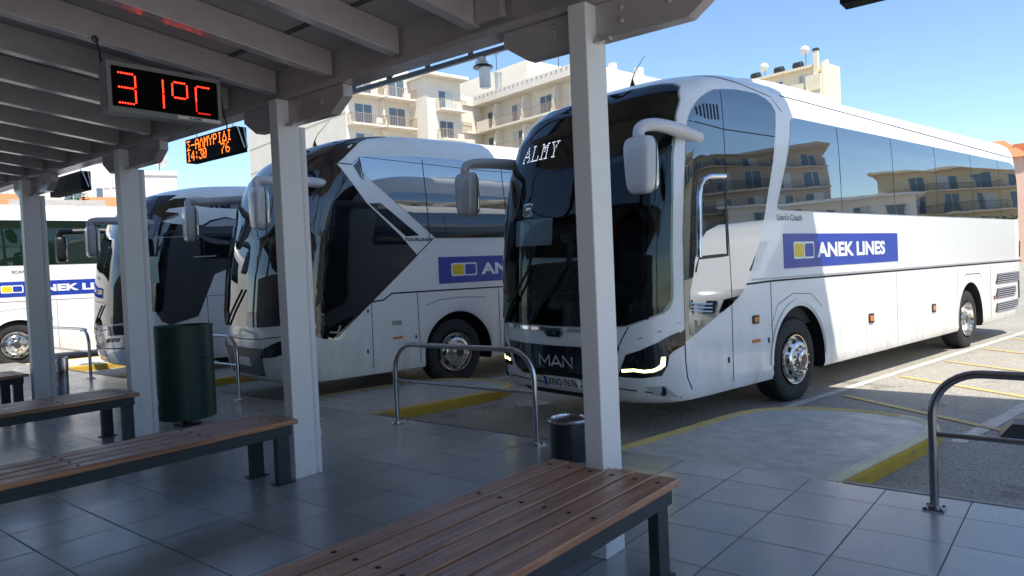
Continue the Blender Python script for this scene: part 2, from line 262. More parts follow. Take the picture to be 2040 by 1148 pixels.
# ------------------------------------------------------------------ mesh helpers
class MB:
    def __init__(s): s.v = []; s.f = []; s.m = []; s.cm = 0; s.sm = []; s.smooth = False
    def add(s, vs, fs):
        o = len(s.v); s.v += [tuple(v) for v in vs]
        for f in fs: s.f.append(tuple(i + o for i in f)); s.m.append(s.cm); s.sm.append(s.smooth)
        return s
    def box(s, x0, x1, y0, y1, z0, z1):
        return s.add([(x0, y0, z0), (x1, y0, z0), (x1, y1, z0), (x0, y1, z0), (x0, y0, z1), (x1, y0, z1), (x1, y1, z1), (x0, y1, z1)],
                     [(3, 2, 1, 0), (4, 5, 6, 7), (0, 1, 5, 4), (1, 2, 6, 5), (2, 3, 7, 6), (3, 0, 4, 7)])
    def obox(s, c, ax, ay, az):
        c = Vector(c); ax = Vector(ax); ay = Vector(ay); az = Vector(az)
        vs = [c + ax * i + ay * j + az * k for k in (-1, 1) for j, i in ((-1, -1), (-1, 1), (1, 1), (1, -1))]
        return s.add(vs, [(3, 2, 1, 0), (4, 5, 6, 7), (0, 1, 5, 4), (1, 2, 6, 5), (2, 3, 7, 6), (3, 0, 4, 7)])
    def bar(s, a, b, w, h=None):
        a = Vector(a); b = Vector(b); h = h or w; d = (b - a); L = d.length; d.normalize()
        up = Vector((0, 0, 1)) if abs(d.z) < .95 else Vector((1, 0, 0))
        x = d.cross(up).normalized(); y = x.cross(d)
        return s.obox((a + b) / 2, x * (w / 2), d * (L / 2), y * (h / 2))
    def tube(s, path, rad, n=12, cap=True, ry=None, up=None):
        sm = s.smooth; s.smooth = True
        P = [Vector(p) for p in path]; k = len(P); rr = rad if isinstance(rad, (list, tuple)) else [rad] * k; ry = ry if isinstance(ry, (list, tuple)) else ([ry] * k if ry else rr)
        vs = []; prev = None
        for i in range(k):
            d = (P[min(i + 1, k - 1)] - P[max(i - 1, 0)]).normalized()
            if prev is None:
                u = Vector(up) if up else (Vector((0, 0, 1)) if abs(d.z) < .9 else Vector((1, 0, 0)))
            else: u = prev
            x = d.cross(u).normalized(); u = x.cross(d).normalized(); prev = u
            for j in range(n):
                a = 2 * math.pi * j / n; vs.append(P[i] + x * math.cos(a) * rr[i] + u * math.sin(a) * ry[i])
        fs = [(i * n + j, i * n + (j + 1) % n, (i + 1) * n + (j + 1) % n, (i + 1) * n + j) for i in range(k - 1) for j in range(n)]
        if cap: fs += [tuple(range(n - 1, -1, -1)), tuple((k - 1) * n + j for j in range(n))]
        s.add(vs, fs); s.smooth = sm; return s
    def lathe(s, prof, c=(0, 0, 0), axis='z', n=32, cap=False):
        sm = s.smooth; s.smooth = True; vs = []; c = Vector(c)
        for r, h in prof:
            for j in range(n):
                a = 2 * math.pi * j / n; p, q = r * math.cos(a), r * math.sin(a)
                vs.append(c + (Vector((p, q, h)) if axis == 'z' else Vector((h, p, q)) if axis == 'x' else Vector((q, h, p))))
        k = len(prof); fs = [(i * n + j, i * n + (j + 1) % n, (i + 1) * n + (j + 1) % n, (i + 1) * n + j) for i in range(k - 1) for j in range(n)]
        if cap: fs += [tuple(range(n - 1, -1, -1)), tuple((k - 1) * n + j for j in range(n))]
        s.add(vs, fs); s.smooth = sm; return s
    def prism(s, poly, h0, h1, fn):                                  # fn(u, v, h) -> point
        n = len(poly); vs = [fn(u, v, h0) for u, v in poly] + [fn(u, v, h1) for u, v in poly]
        return s.add(vs, [tuple(range(n - 1, -1, -1)), tuple(range(n, 2 * n))] + [(i, (i + 1) % n, n + (i + 1) % n, n + i) for i in range(n)])
    def superell(s, c, r, e=.5, n=20, k=12):
        sm = s.smooth; s.smooth = True; vs = []
        sg = lambda v: math.copysign(abs(v) ** e, v)
        for i in range(k + 1):
            p = -math.pi / 2 + math.pi * i / k
            for j in range(n):
                a = 2 * math.pi * j / n
                vs.append((c[0] + r[0] * sg(math.cos(p)) * sg(math.cos(a)), c[1] + r[1] * sg(math.cos(p)) * sg(math.sin(a)), c[2] + r[2] * sg(math.sin(p))))
        s.add(vs, [(i * n + j, i * n + (j + 1) % n, (i + 1) * n + (j + 1) % n, (i + 1) * n + j) for i in range(k) for j in range(n)]); s.smooth = sm; return s
    def build(s, name, mats, parent=None, loc=None, rotz=None, angle=40, bevel=0, weld=True):
        me = bpy.data.meshes.new(name); me.from_pydata(s.v, [], s.f)
        mats = mats if isinstance(mats, (list, tuple)) else [mats]
        for m in mats: me.materials.append(m)
        for p, i, sm in zip(me.polygons, s.m, s.sm): p.material_index = i; p.use_smooth = sm
        bm = bmesh.new(); bm.from_mesh(me)
        if weld: bmesh.ops.remove_doubles(bm, verts=bm.verts, dist=1e-5)
        bmesh.ops.recalc_face_normals(bm, faces=bm.faces); bm.to_mesh(me); bm.free()
        if any(s.sm): me.set_sharp_from_angle(angle=R(angle))
        return link(name, me, parent, loc, rotz, bevel)

def link(name, me, parent=None, loc=None, rotz=None, bevel=0):
    o = bpy.data.objects.new(name, me); COL.objects.link(o)
    if parent is not None: o.parent = parent
    if loc is not None: o.location = loc
    if rotz is not None: o.rotation_euler = (0, 0, rotz)
    if bevel:
        b = o.modifiers.new('edge_bevel', 'BEVEL'); b.width = bevel; b.segments = 2; b.limit_method = 'ANGLE'; b.angle_limit = R(40); b.harden_normals = False
    return o
def thing(name, label, cat, loc=(0, 0, 0), rotz=0, group=None):
    o = bpy.data.objects.new(name, None); COL.objects.link(o); o.empty_display_size = .2
    o.location = loc; o.rotation_euler = (0, 0, rotz); return tag(o, label, cat, group)
def tag(o, label, cat, group=None):
    o['label'] = label; o['category'] = cat
    if group: o['group'] = group
    return o
def struct(o): o['kind'] = 'structure'; return o
def kids(o): return [c for c in bpy.data.objects if c.parent == o]
def copy_tree(o, loc=None, rotz=None, label=None, parent=None):
    c = o.copy(); COL.objects.link(c)
    if parent is not None: c.parent = parent
    if loc is not None: c.location = loc
    if rotz is not None: c.rotation_euler = (0, 0, rotz)
    if label: c['label'] = label
    for k in kids(o): copy_tree(k, parent=c)
    return c
def text_data(txt, size, bold=0., shear=0., ext=0., align='LEFT', sx=1., spacing=1.):
    cu = bpy.data.curves.new('lettering', 'FONT'); cu.body = txt; cu.size = size; cu.offset = bold; cu.shear = shear; cu.extrude = ext; cu.align_x = align; cu.space_character = spacing; cu.resolution_u = 4
    ob = bpy.data.objects.new('lettering', cu); COL.objects.link(ob)
    bpy.context.view_layer.update()
    me = bpy.data.meshes.new_from_object(ob, depsgraph=bpy.context.evaluated_depsgraph_get())
    bpy.data.objects.remove(ob); bpy.data.curves.remove(cu)
    vs = [(v.co.x * sx, v.co.y, v.co.z) for v in me.vertices]; fs = [tuple(p.vertices) for p in me.polygons]; bpy.data.meshes.remove(me)
    return vs, fs
def panel(name, poly, fn, off, mats, parent, step=.12, skirt=True, eps=1e-3, angle=30):
    """a flat outline laid on the curved surface fn(u, v) -> point, standing off by `off`, with an edge going down to the surface"""
    bm = bmesh.new(); vs = [bm.verts.new((u, v, 0)) for u, v in poly]
    for t in tessellate_polygon([[Vector((u, v, 0)) for u, v in poly]]):
        try: bm.faces.new([vs[i] for i in t])
        except ValueError: pass
    us = [p[0] for p in poly]; ws = [p[1] for p in poly]
    for lo, hi, no in ((min(us), max(us), (1, 0, 0)), (min(ws), max(ws), (0, 1, 0))):
        k = int((hi - lo) / step)
        for i in range(1, k + 1):
            x = lo + (hi - lo) * i / (k + 1)
            bmesh.ops.bisect_plane(bm, geom=bm.verts[:] + bm.edges[:] + bm.faces[:], plane_co=(x * no[0], x * no[1], 0), plane_no=no)
    bmesh.ops.recalc_face_normals(bm, faces=bm.faces)
    def P(u, v, o):
        p = Vector(fn(u, v)); a = Vector(fn(u + eps, v)) - Vector(fn(u - eps, v)); b = Vector(fn(u, v + eps)) - Vector(fn(u, v - eps))
        nn = a.cross(b).normalized(); return p + nn * o
    if skirt:
        be = [e for e in bm.edges if len(e.link_faces) == 1]
        r = bmesh.ops.extrude_edge_only(bm, edges=be); low = {g for g in r['geom'] if isinstance(g, bmesh.types.BMVert)}
    else: low = set()
    for v in bm.verts: v.co = P(v.co.x, v.co.y, -.002 if v in low else off)
    bmesh.ops.recalc_face_normals(bm, faces=bm.faces)
    me = bpy.data.meshes.new(name); bm.to_mesh(me); bm.free()
    for m in (mats if isinstance(mats, (list, tuple)) else [mats]): me.materials.append(m)
    for p in me.polygons: p.use_smooth = True
    me.set_sharp_from_angle(angle=R(angle))
    return link(name, me, parent)
def smooth_poly(pts, n=3, closed=True):
    """Chaikin corner cutting"""
    for _ in range(n):
        q = []; k = len(pts)
        for i in range(k):
            a, b = pts[i], pts[(i + 1) % k]; q += [(a[0] * .75 + b[0] * .25, a[1] * .75 + b[1] * .25), (a[0] * .25 + b[0] * .75, a[1] * .25 + b[1] * .75)]
        pts = q
    return pts
def round_poly(pts, r, n=4):
    out = []; k = len(pts)
    for i in range(k):
        p = Vector(pts[i]); a = Vector(pts[i - 1]); b = Vector(pts[(i + 1) % k]); da = (a - p); db = (b - p)
        t = min(r, da.length * .45, db.length * .45); s = p + da.normalized() * t; e = p + db.normalized() * t
        for j in range(n + 1):
            f = j / n; out.append(tuple(s * (1 - f) ** 2 + p * 2 * f * (1 - f) + e * f * f))
    return out

G = -0.12
# ------------------------------------------------------------------ setting: ground, platform, islands, markings
struct(MB().add([(-1500, -1500, G), (1500, -1500, G), (1500, 1500, G), (-1500, 1500, G)], [(0, 1, 2, 3)]).build('ground', ASPH))
struct(MB().box(-60, 30, -9, 5.39, G - .2, 0).build('platform_floor', TILE))
def island(pts, name_k):
    n = len(pts); P = [Vector((x, y, 0)) for x, y in pts]
    def inset(dist):
        out = []
        for i in range(n):
            a = P[max(i - 1, 0)]; b = P[min(i + 1, n - 1)]; t = (b - a).normalized(); out.append(P[i] + Vector((t.y, -t.x, 0)) * dist)
        out[0].y = P[0].y; out[-1].y = P[-1].y
        return out
    top = inset(.13)
    mb = MB(); c = [(p.x, p.y, 0) for p in top] + [(p.x, p.y, G) for p in top]
    mb.add([(p.x, p.y, -.004) for p in top], [tuple(range(n))])
    struct(mb.build('pavement_island', CONC))
    k = MB(); prof = [(0, G - .05, 1), (0, -.03, 1), (.006, -.004, 1), (.018, 0, 0), (.045, .002, 0), (.050, -.004, 0), (.058, -.004, 0), (.063, .002, 0), (.085, .002, 0), (.09, -.004, 0), (.098, -.004, 0), (.103, .002, 0), (.13, .0, 0), (.132, -.03, 0)]
    rings = [[(q.x, q.y, z) for q in inset(dd)] for dd, z, _ in prof]
    for j in range(len(prof) - 1):
        for i in range(n - 1):
            k.cm = 1 if prof[j][2] else (2 if i < n * .55 else 0)
            k.add([rings[j][i], rings[j][i + 1], rings[j + 1][i + 1], rings[j + 1][i]], [(0, 1, 2, 3)])
    struct(k.build('kerb', [KERBP if name_k == 0 else KERBY, YELP, KERBY]))
def outline(xl, xr, ytip, skew):
    pts = []
    ax = lambda y: (y - 5.4) * skew
    a, b = xl, xr; m = (a + b) / 2; hw = (b - a) / 2; y1 = ytip - .95
    pts.append((a, 5.4))
    for i in range(1, 7): y = 5.4 + (y1 - 5.4) * i / 7; pts.append((a + ax(y), y))
    for i in range(25):
        t = math.pi - math.pi * i / 24; y = y1 + .95 * abs(math.sin(t)) ** .8; x = math.copysign(abs(math.cos(t)) ** .8, math.cos(t)) * hw
        pts.append((m + x + ax(y), y))
    for i in range(6, 0, -1): y = 5.4 + (y1 - 5.4) * i / 7; pts.append((b + ax(y), y))
    pts.append((b, 5.4)); return pts
for xl, xr, yt in ((-3.36, -1.43, 8.02), (-8.38, -6.52, 7.95), (-13.3, -11.45, 7.7), (-18.1, -16.2, 7.5), (1.75, 3.6, 8.1)):
    island(outline(xl, xr, yt, .175), 0 if xl > -4 else 1)
def sheet(name, pts, m, z): return struct(MB().add([(x, y, z) for x, y in pts], [tuple(range(len(pts)))]).build(name, m))
def line_sheet(a, b, wd, m, z=G + .004, name='road_marking'):
    a = Vector(a); b = Vector(b); d = (b - a).normalized(); n = Vector((-d.y, d.x)) * wd / 2
    k = max(2, int((b - a).length / .35)); mb = MB(); vs = []
    for i in range(k + 1):
        p = a + (b - a) * i / k; j = 1 + random.uniform(-.12, .12); vs += [(p.x + n.x * j, p.y + n.y * j, z), (p.x - n.x * j, p.y - n.y * j, z)]
    mb.add(vs, [(2 * i, 2 * i + 1, 2 * i + 3, 2 * i + 2) for i in range(k)]); return struct(mb.build(name, m))
# metal nosing strips where the bays meet the tiles
TREAD = mat('tread_strip', (.20, .20, .20), .45, metal=.8, var=.5, vscale=60, bump=.6, bscale=90)
for x0, x1 in ((-6.5, -3.38), (-1.42, 1.74), (-11.43, -8.4), (-16.2, -13.32)):
    struct(MB().box(x0, x1, 5.385, 5.44, G - .1, .004).build('kerb_strip', TREAD))
def along(p, q, t): return (p[0] + (q[0] - p[0]) * t, p[1] + (q[1] - p[1]) * t)
line_sheet((-2.86, 8.03), (0.7, 28.0), .11, WHIM)
for k in range(-1, 8):
    y = 9.37 + 1.75 * k; x = -2.43 + .3 * k
    if k >= 0: line_sheet((x, y), (x + 2.1, y - 1.47), .10, YELM, G + .008)
line_sheet((-0.1, 8.9), (3.2, 27.5), .11, WHIM)
for bx in (-7.5, -12.2, -17.2): line_sheet((bx, 7.9), (bx + 3.4, 27.0), .11, WHIM)
line_sheet((-1.0, 7.5), (-.55, 9.9), .14, mat('worn_pale_paint', (.22, .22, .22), .35, var=.5, vscale=9), G + .004, 'road_patch')
struct(MB().lathe([(.0, .012), (.2, .012), (.215, .010), (.23, .001)], (-5.61, 7.22, G + .001), n=28).build('manhole_cover', mat('pale_iron', (.34, .32, .28), .6, metal=.3, var=.4, vscale=20, bump=.5, bscale=60)))

# ------------------------------------------------------------------ passenger canopy
CX = [-2.175 - 2.91 * i for i in range(-2, 6)]
CX = [2.9 * 2 - 2.175, 2.9 - 2.175 + .01] + [-2.175 - 2.91 * i for i in range(0, 5)]
CX = CX[1:]
canopy = thing('bus_canopy', 'white steel passenger canopy with beams and rafters over the benches', 'canopy', (0, 3.44, 0))
Y0 = 3.44
for i, x in enumerate(CX):
    c = MB().box(x - .0575, x + .0575, 3.335 - Y0, 3.535 - Y0, 0, 3.05).build('column', COLP, canopy, bevel=.006)
    if x < -3:
        p = MB(); px, py = x + .022, 3.574 - Y0
        p.tube([(px, py, 0.002), (px, py, 2.85)], .034, 14); p.tube([(px, py, .30), (px, py, .36)], .041, 14)
        p.tube([(px, py, 1.20), (px, py, 1.225)], .042, 14); p.tube([(px, py, 2.4), (px, py, 2.42)], .042, 14)
        p.build('downpipe', COLP, canopy)
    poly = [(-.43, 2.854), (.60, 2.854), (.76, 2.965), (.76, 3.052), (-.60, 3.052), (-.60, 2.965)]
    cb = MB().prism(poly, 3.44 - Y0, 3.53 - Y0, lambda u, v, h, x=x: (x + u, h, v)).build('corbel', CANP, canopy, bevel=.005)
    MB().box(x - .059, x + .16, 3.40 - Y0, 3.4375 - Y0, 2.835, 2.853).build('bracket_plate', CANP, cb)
    bl = MB()
    for u, z in ((-.22, 2.93), (-.22, 3.0), (.22, 2.93), (.22, 3.0), (.5, 2.96)): bl.lathe([(.016, -.001), (.016, -.010), (.009, -.016), (0, -.016)], (x + u, 3.44 - Y0, z), 'y', 8)
    bl.build('bolt_heads', CANP, cb)
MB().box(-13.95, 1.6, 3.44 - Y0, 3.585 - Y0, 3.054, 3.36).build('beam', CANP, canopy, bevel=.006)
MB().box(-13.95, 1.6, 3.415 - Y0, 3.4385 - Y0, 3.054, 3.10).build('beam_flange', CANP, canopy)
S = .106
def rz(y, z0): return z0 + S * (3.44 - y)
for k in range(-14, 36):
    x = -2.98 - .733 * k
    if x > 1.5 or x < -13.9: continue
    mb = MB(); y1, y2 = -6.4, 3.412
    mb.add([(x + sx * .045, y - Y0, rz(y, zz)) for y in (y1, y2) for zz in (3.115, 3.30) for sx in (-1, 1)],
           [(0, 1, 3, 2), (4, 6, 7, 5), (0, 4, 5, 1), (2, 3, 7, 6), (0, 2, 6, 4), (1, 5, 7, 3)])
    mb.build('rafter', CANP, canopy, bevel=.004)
rf = MB(); y1, y2 = -6.5, 3.95
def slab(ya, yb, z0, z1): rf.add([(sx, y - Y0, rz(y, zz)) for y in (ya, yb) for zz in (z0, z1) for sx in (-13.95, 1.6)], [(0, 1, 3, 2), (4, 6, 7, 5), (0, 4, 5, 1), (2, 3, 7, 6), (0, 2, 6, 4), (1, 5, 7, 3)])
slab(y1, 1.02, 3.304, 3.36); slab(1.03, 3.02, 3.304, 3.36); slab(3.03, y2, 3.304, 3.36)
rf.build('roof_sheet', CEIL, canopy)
pu = MB()
for y in (1.025, 3.025): pu.add([(sx, yy - Y0, rz(yy, zz)) for yy in (y - .02, y + .02) for zz in (3.296, 3.303) for sx in (-13.95, 1.6)], [(0, 1, 3, 2), (4, 6, 7, 5), (0, 4, 5, 1), (2, 3, 7, 6), (0, 2, 6, 4), (1, 5, 7, 3)])
pu.build('joint_strip', mat('dark_joint', (.06, .06, .06), .6), canopy)
jb = MB().box(-2.93, -2.72, 3.36 - Y0, 3.41 - Y0, 3.13, 3.27).build('junction_box', CANP, canopy, bevel=.008)

# high roof over the bays, carried on lattice trusses
high = thing('high_canopy', 'high ribbed metal roof on dark lattice trusses over the bus bays', 'canopy', (0, 8.15, 0))
YH = 8.15
hr = MB(); hr.box(-12.7, 3.6, 1.9 - YH, 7.75 - YH, 7.56, 7.66)
for k in range(0, 40): x = -12.6 + .4 * k; hr.box(x, x + .08, 1.92 - YH, 7.73 - YH, 7.48, 7.559)
hr.build('roof_sheet', mat('pale_roof_sheet', (.46, .42, .38), .6, var=.15), high)
for yy in (8.12,):
    tb = MB(); y = yy - YH; z0, z1 = (4.74, 5.48)
    tb.box(-12.7, 4.2, y - .03, y + .03, z0, z0 + .07); tb.box(-12.7, 4.2, y - .03, y + .03, z1 - .05, z1)
    x = -12.65; i = 0
    while x < 4.1:
        tb.box(x - .03, x + .03, y - .028, y + .028, z0 + .07, z1 - .05)
        if i % 3 == 1: tb.bar((x, y, z0 + .07), (x + .91, y, z1 - .05), .03)
        x += .91; i += 1
    tb.build('truss', TRUSS, high)
tb = MB()
for yy in (7.6, 4.9, 2.1):
    y = yy - YH; tb.box(-12.7, 3.6, y - .03, y + .03, 6.9, 6.97); tb.box(-12.7, 3.6, y - .03, y + .03, 7.41, 7.479)
    for i in range(19):
        x = -12.6 + .9 * i; tb.box(x - .025, x + .025, y - .025, y + .025, 6.97, 7.41); tb.bar((x, y, 6.97), (x + .88, y, 7.41), .03) if i < 18 else None
for x in (-12.5, -8.2, -2.4, 3.4): tb.bar((x, 7.6 - YH, 6.9), (x, -.03, 5.46), .05)
tb.build('truss', TRUSS, high)
hp = MB()
for x in (-12.5, -8.2, -2.4, 3.4): hp.box(x - .06, x + .06, 3.62 - YH, 3.72 - YH, 3.40, 7.40)
hp.build('stub_post', TRUSS, high)
lamp = thing('hanging_lamp', 'grey cylindrical lamp with a black cap hanging under the dark lattice truss', 'lamp', (-6.96, 8.12, 4.737))
MB().lathe([(.0, .0), (.05, -.0), (.05, -.05), (.085, -.09), (.085, -.12)], n=20).build('lamp_holder', GREYP, lamp)
MB().lathe([(.09, -.115), (.14, -.135), (.15, -.16), (.1, -.165), (.0, -.165)], n=28).build('lamp_cap', BLACKP, lamp)
MB().lathe([(.085, -.166), (.085, -.44), (.07, -.46), (0, -.46)], (.03, 0, 0), n=24).build('lamp_shade', mat('grey_lamp_glass', (.80, .82, .82), .25, var=.15), lamp)
MB().tube([(-.12, 0, -.14), (-.13, 0, -.05), (-.05, 0, 0)], .008, 6).build('cable', BLACKP, lamp)

# ------------------------------------------------------------------ signs
FONT = {'S': ["11111", "01000", "00100", "00010", "00100", "01000", "11111"], '-': ["00000", "00000", "00000", "11111", "00000", "00000", "00000"], 'A': ["01110", "10001", "10001", "11111", "10001", "10001", "10001"],
        'L': ["00100", "01010", "01010", "10001", "10001", "10001", "10001"], 'M': ["10001", "11011", "10101", "10101", "10001", "10001", "10001"], 'Y': ["10001", "10001", "01010", "00100", "00100", "00100", "00100"],
        'P': ["11110", "10001", "10001", "11110", "10000", "10000", "10000"], 'I': ["01110", "00100", "00100", "00100", "00100", "00100", "01110"], 'D': ["00100", "00100", "01010", "01010", "10001", "10001", "11111"],
        '1': ["00100", "01100", "00100", "00100", "00100", "00100", "01110"], '4': ["00010", "00110", "01010", "10010", "11111", "00010", "00010"], ':': ["00000", "00100", "00100", "00000", "00100", "00100", "00000"],
        '3': ["11111", "00010", "00100", "00010", "00001", "10001", "01110"], '0': ["01110", "10001", "10011", "10101", "11001", "10001", "01110"], '7': ["11111", "00001", "00010", "00100", "01000", "01000", "01000"], '6': ["00110", "01000", "10000", "11110", "10001", "10001", "01110"]}
def led_dot(mb, p, r, fn):
    n = 6; o = fn(*p, 0); mb.add([fn(p[0] + r * math.cos(2 * math.pi * i / n), p[1] + r * math.sin(2 * math.pi * i / n), 0) for i in range(n)] + [fn(p[0], p[1], r * .6)], [(i, (i + 1) % n, n) for i in range(n)])
def dots_text(mb, txt, x, y, pitch, r, fn, adv=6):
    for c in txt:
        if c != ' ':
            for j, row in enumerate(FONT[c]):
                for i, b in enumerate(row):
                    if b == '1': led_dot(mb, (x + i * pitch, y - j * pitch), r, fn)
        x += adv * pitch
# 31 degrees sign (its face looks to +x)
ts = thing('temperature_sign', 'grey framed red LED sign reading 31 degrees C hanging from a rafter', 'sign', (-5.11, 2.48, 2.78))
MB().box(-.06, .05, -.405, .395, 0, .34).build('housing', mat('grey_sign_case', (.33, .34, .36), .4, var=.06), ts, bevel=.006)
fr = MB()
for a in ((-.405, .395, 0, .036), (-.405, .395, .31, .34), (-.405, -.375, .036, .31), (.37, .395, .036, .31)): fr.box(.0505, .066, *a)
fr.build('frame', mat('grey_sign_frame', (.24, .25, .26), .35, var=.05), ts, bevel=.003)
MB().box(.051, .056, -.374, .369, .037, .309).build('screen', SCRN, ts)
F1 = lambda u, v, h: (.0565 + h, u, v)
def seg(mb, a, b, n, r=.0062):
    for i in range(n): t = i / max(1, n - 1); led_dot(mb, (a[0] + (b[0] - a[0]) * t, a[1] + (b[1] - a[1]) * t), r, F1)
d3 = MB()
for z in (.268, .172, .068): seg(d3, (-.325, z), (-.235, z), 6)
seg(d3, (-.218, .255), (-.218, .185), 6); seg(d3, (-.218, .158), (-.218, .082), 6)
d3.build('lit_digit', LEDR, ts)
d1 = MB(); seg(d1, (-.03, .262), (-.03, .18), 7); seg(d1, (-.03, .158), (-.03, .076), 7); d1.build('lit_digit', LEDR, ts)
dd = MB()
for z in (.266, .158): seg(dd, (.052, z), (.125, z), 6)
for y in (.036, .142): seg(dd, (y, .25), (y, .172), 6)
dd.build('degree_mark', LEDR, ts)
dc = MB(); seg(dc, (.222, .262), (.305, .262), 6); seg(dc, (.207, .248), (.207, .155), 8); dc.build('lit_digit', LEDR, ts)
dc = MB(); seg(dc, (.207, .14), (.207, .085), 5); seg(dc, (.222, .07), (.305, .07), 6); dc.build('dim_digit', LEDD, ts)
MB().box(.0665, .069, .06, .38, .010, .033).build('nameplate', PLATE, ts)
vs, fs = text_data('ALARMS', .026, bold=.0008); MB().add([(.0695, .14 + x, .012 + y) for x, y, z in vs], fs).build('nameplate_lettering', BLACKP, ts, weld=False)
hk = MB(); hk.tube([(0, -.405, .33), (-.005, -.415, .42), (0, -.435, .50)], .007, 8); hk.tube([(0, -.435 + .018 * math.sin(a), .475 + .02 * math.cos(a)) for a in [i * .7 for i in range(10)]], .005, 6); hk.tube([(0, .40, .30), (.0, .42, .38)], .006, 8)
hk.tube([(.0, .40, .33), (.02, .42, .25), (.01, .44, .12), (.0, .47, .02), (0, .46, -.06)], .006, 6)
hk.build('hanger', BLACKP, ts)
# departure boards above the bays
def board(name_x, label, lit, x0, x1, z0, z1):
    b = thing('departure_board', label, 'sign', ((x0 + x1) / 2, 5.18, z0), group='departure boards over the bays')
    hw = (x1 - x0) / 2; h = z1 - z0
    MB().box(-hw, hw, -.075, .085, 0, h).build('housing', mat('black_board_case', (.006, .006, .007), .7, spec=.1, var=.15), b, bevel=.004)
    MB().box(-hw + .03, hw - .03, -.079, -.0755, .03, h - .03).build('screen', SCRN, b)
    FN = lambda u, v, k: (u, -.0795 - k, v)
    if lit:
        p = (2 * hw - .10) / 60; m = MB(); dots_text(m, 'S-ALMYPIDI', -hw + .055, h - .035, p * .98, .0082, FN); m.build('lit_text', LEDO, b)
        m = MB(); dots_text(m, '14:30', -hw + .055, h * .5 - .022, p * .98, .0082, FN, 5.4); dots_text(m, '76', hw - .36, h * .5 - .022, p * .98, .0082, FN); m.build('lit_text', LEDO, b)
    for sx in (-.45, .45):
        s = MB(); s.tube([(sx * hw * 1.6, 0, h), (sx * hw * 1.6, 0, h + .07)], .012, 8); s.tube([(sx * hw * 1.6 + .028 * math.cos(a), 0, h + .10 + .028 * math.sin(a)) for a in [i * .63 for i in range(11)]], .007, 6); s.build('hook', STEEL, b)
    s = MB(); s.bar((hw + .02, -.06, h - .01), (hw + .02, .03, .05), .018); s.bar((hw + .02, .03, h - .01), (hw + .02, .07, .05), .018)
    s.build('side_brace', STEEL, b)
    a = MB()
    for sx in (-hw * .72, hw * .72):
        a.bar((sx, 0, h + .135), (sx, -1.57, h + .135 - .31 + .0), .04); a.bar((sx, -.5, h + .10), (sx, -1.57, h - .42), .03)
    a.bar((-hw - .05, 0, h + .135), (hw + .05, 0, h + .135), .035); a.build('bracket', mat('pale_bracket', (.36, .38, .40), .45), b)
    return b
board(0, 'black departure board lit with orange dot letters and the number 76', True, -9.97, -8.65, 3.295, 3.62)
board(0, 'switched off black departure board on two hooks, left of the lit one', False, -15.13, -13.66, 3.30, 3.63)
board(0, 'black departure board whose lower corner just enters the picture top above the open sky', False, -1.28, .06, 3.262, 3.58)

# ------------------------------------------------------------------ benches, rails, bins
def bench(label, x1, n, y0, y1):
    wd = n * .1375; b = thing('slatted_bench', label, 'bench', (x1 - wd / 2, (y0 + y1) / 2, 0), group='wooden benches under the canopy')
    hw = wd / 2; hl = (y1 - y0) / 2
    for i in range(n):
        xa = -hw + i * .1375 + .006 + random.uniform(-.002, .002); e = random.uniform(-.008, .008)
        bo = MB().box(xa, xa + .121, -hl + e, hl + e, .462, .500); bo.cm = 1
        for yy in (-hl + .12, -hl * .38, hl * .38, hl - .12): bo.lathe([(0, .5045), (.010, .5035), (.014, .5003)], (xa + .06, yy, 0), n=10)
        bo.build('slat', [WOOD, BLACKP], b, bevel=.005)
    f = MB(); i_, o_ = .045, .05
    f.box(-hw + .03, -hw + .08, -hl + .05, hl - .05, .38, .461); f.box(hw - .08, hw - .03, -hl + .05, hl - .05, .38, .461)
    for yy in (-hl + .05, -.3, .3, hl - .10): f.box(-hw + .081, hw - .081, yy, yy + .05, .40, .4605)
    f.build('frame', FRAME, b, bevel=.004)
    for sx in (-1, 1):
        for sy in (-1, 1):
            xx = sx * (hw - .0855); yy = sy * (hl - .11)
            l = MB().box(xx - .03, xx + .03, yy - .055, yy + .055, .0, .379).build('leg', FRAME, b, bevel=.004)
            MB().box(xx - .05, xx + .05, yy - .08, yy + .08, .001, .009).build('foot_plate', FRAME, l)
    return b
bench('wide slatted wooden bench with six planks in the right foreground', -1.685, 6, 1.05, 3.40)
bench('second slatted bench from the right, four planks wide, ending at the second column', -4.946, 4, 1.05, 3.33)
bench('third slatted bench from the right, seen between the green bin and the steel bin', -7.721, 5, 1.05, 3.33)
bench('farthest slatted bench, cut by the left edge of the picture', -11.0, 5, 1.05, 3.33)

def rail(label, x0, x1, y, m):
    r = thing('tube_railing', label, 'railing', ((x0 + x1) / 2, y, 0), group='tube railings at the bay heads')
    hw = (x1 - x0) / 2; H = .865; c = .27; p = [(-hw, 0, .004), (-hw, 0, H - c)]
    p += [(-hw + c - c * math.cos(a), 0, H - c + c * math.sin(a)) for a in [math.pi / 2 * i / 10 for i in range(1, 11)]]
    q = [(-x, 0, z) for x, _, z in reversed(p)]
    MB().tube(p + q, .0255, 18).build('hoop', m, r)
    MB().tube([(-hw, 0, .475), (hw, 0, .475)], .0165, 14).build('lower_bar', m, r)
    for sx in (-hw, hw):
        f = MB().box(sx - .06, sx + .06, -.06, .06, .001, .010); f.lathe([(.04, .010), (.038, .022), (.027, .03)], (sx, 0, 0), n=16)
        for ax in (-.045, .045):
            for ay in (-.045, .045): f.lathe([(.009, .01), (.009, .018), (0, .019)], (sx + ax, ay, 0), n=6)
        f.build('foot_plate', m, r)
rail('dark steel hoop railing cut by the right edge of the picture', -.815, 1.07, 5.13, RAILD)
rail('shiny steel hoop railing left of the small black ashtray bin', -5.88, -4.0, 5.19, STEEL)
rail('shiny steel hoop railing partly behind the green cylindrical bin', -10.9, -9.02, 5.17, STEEL)
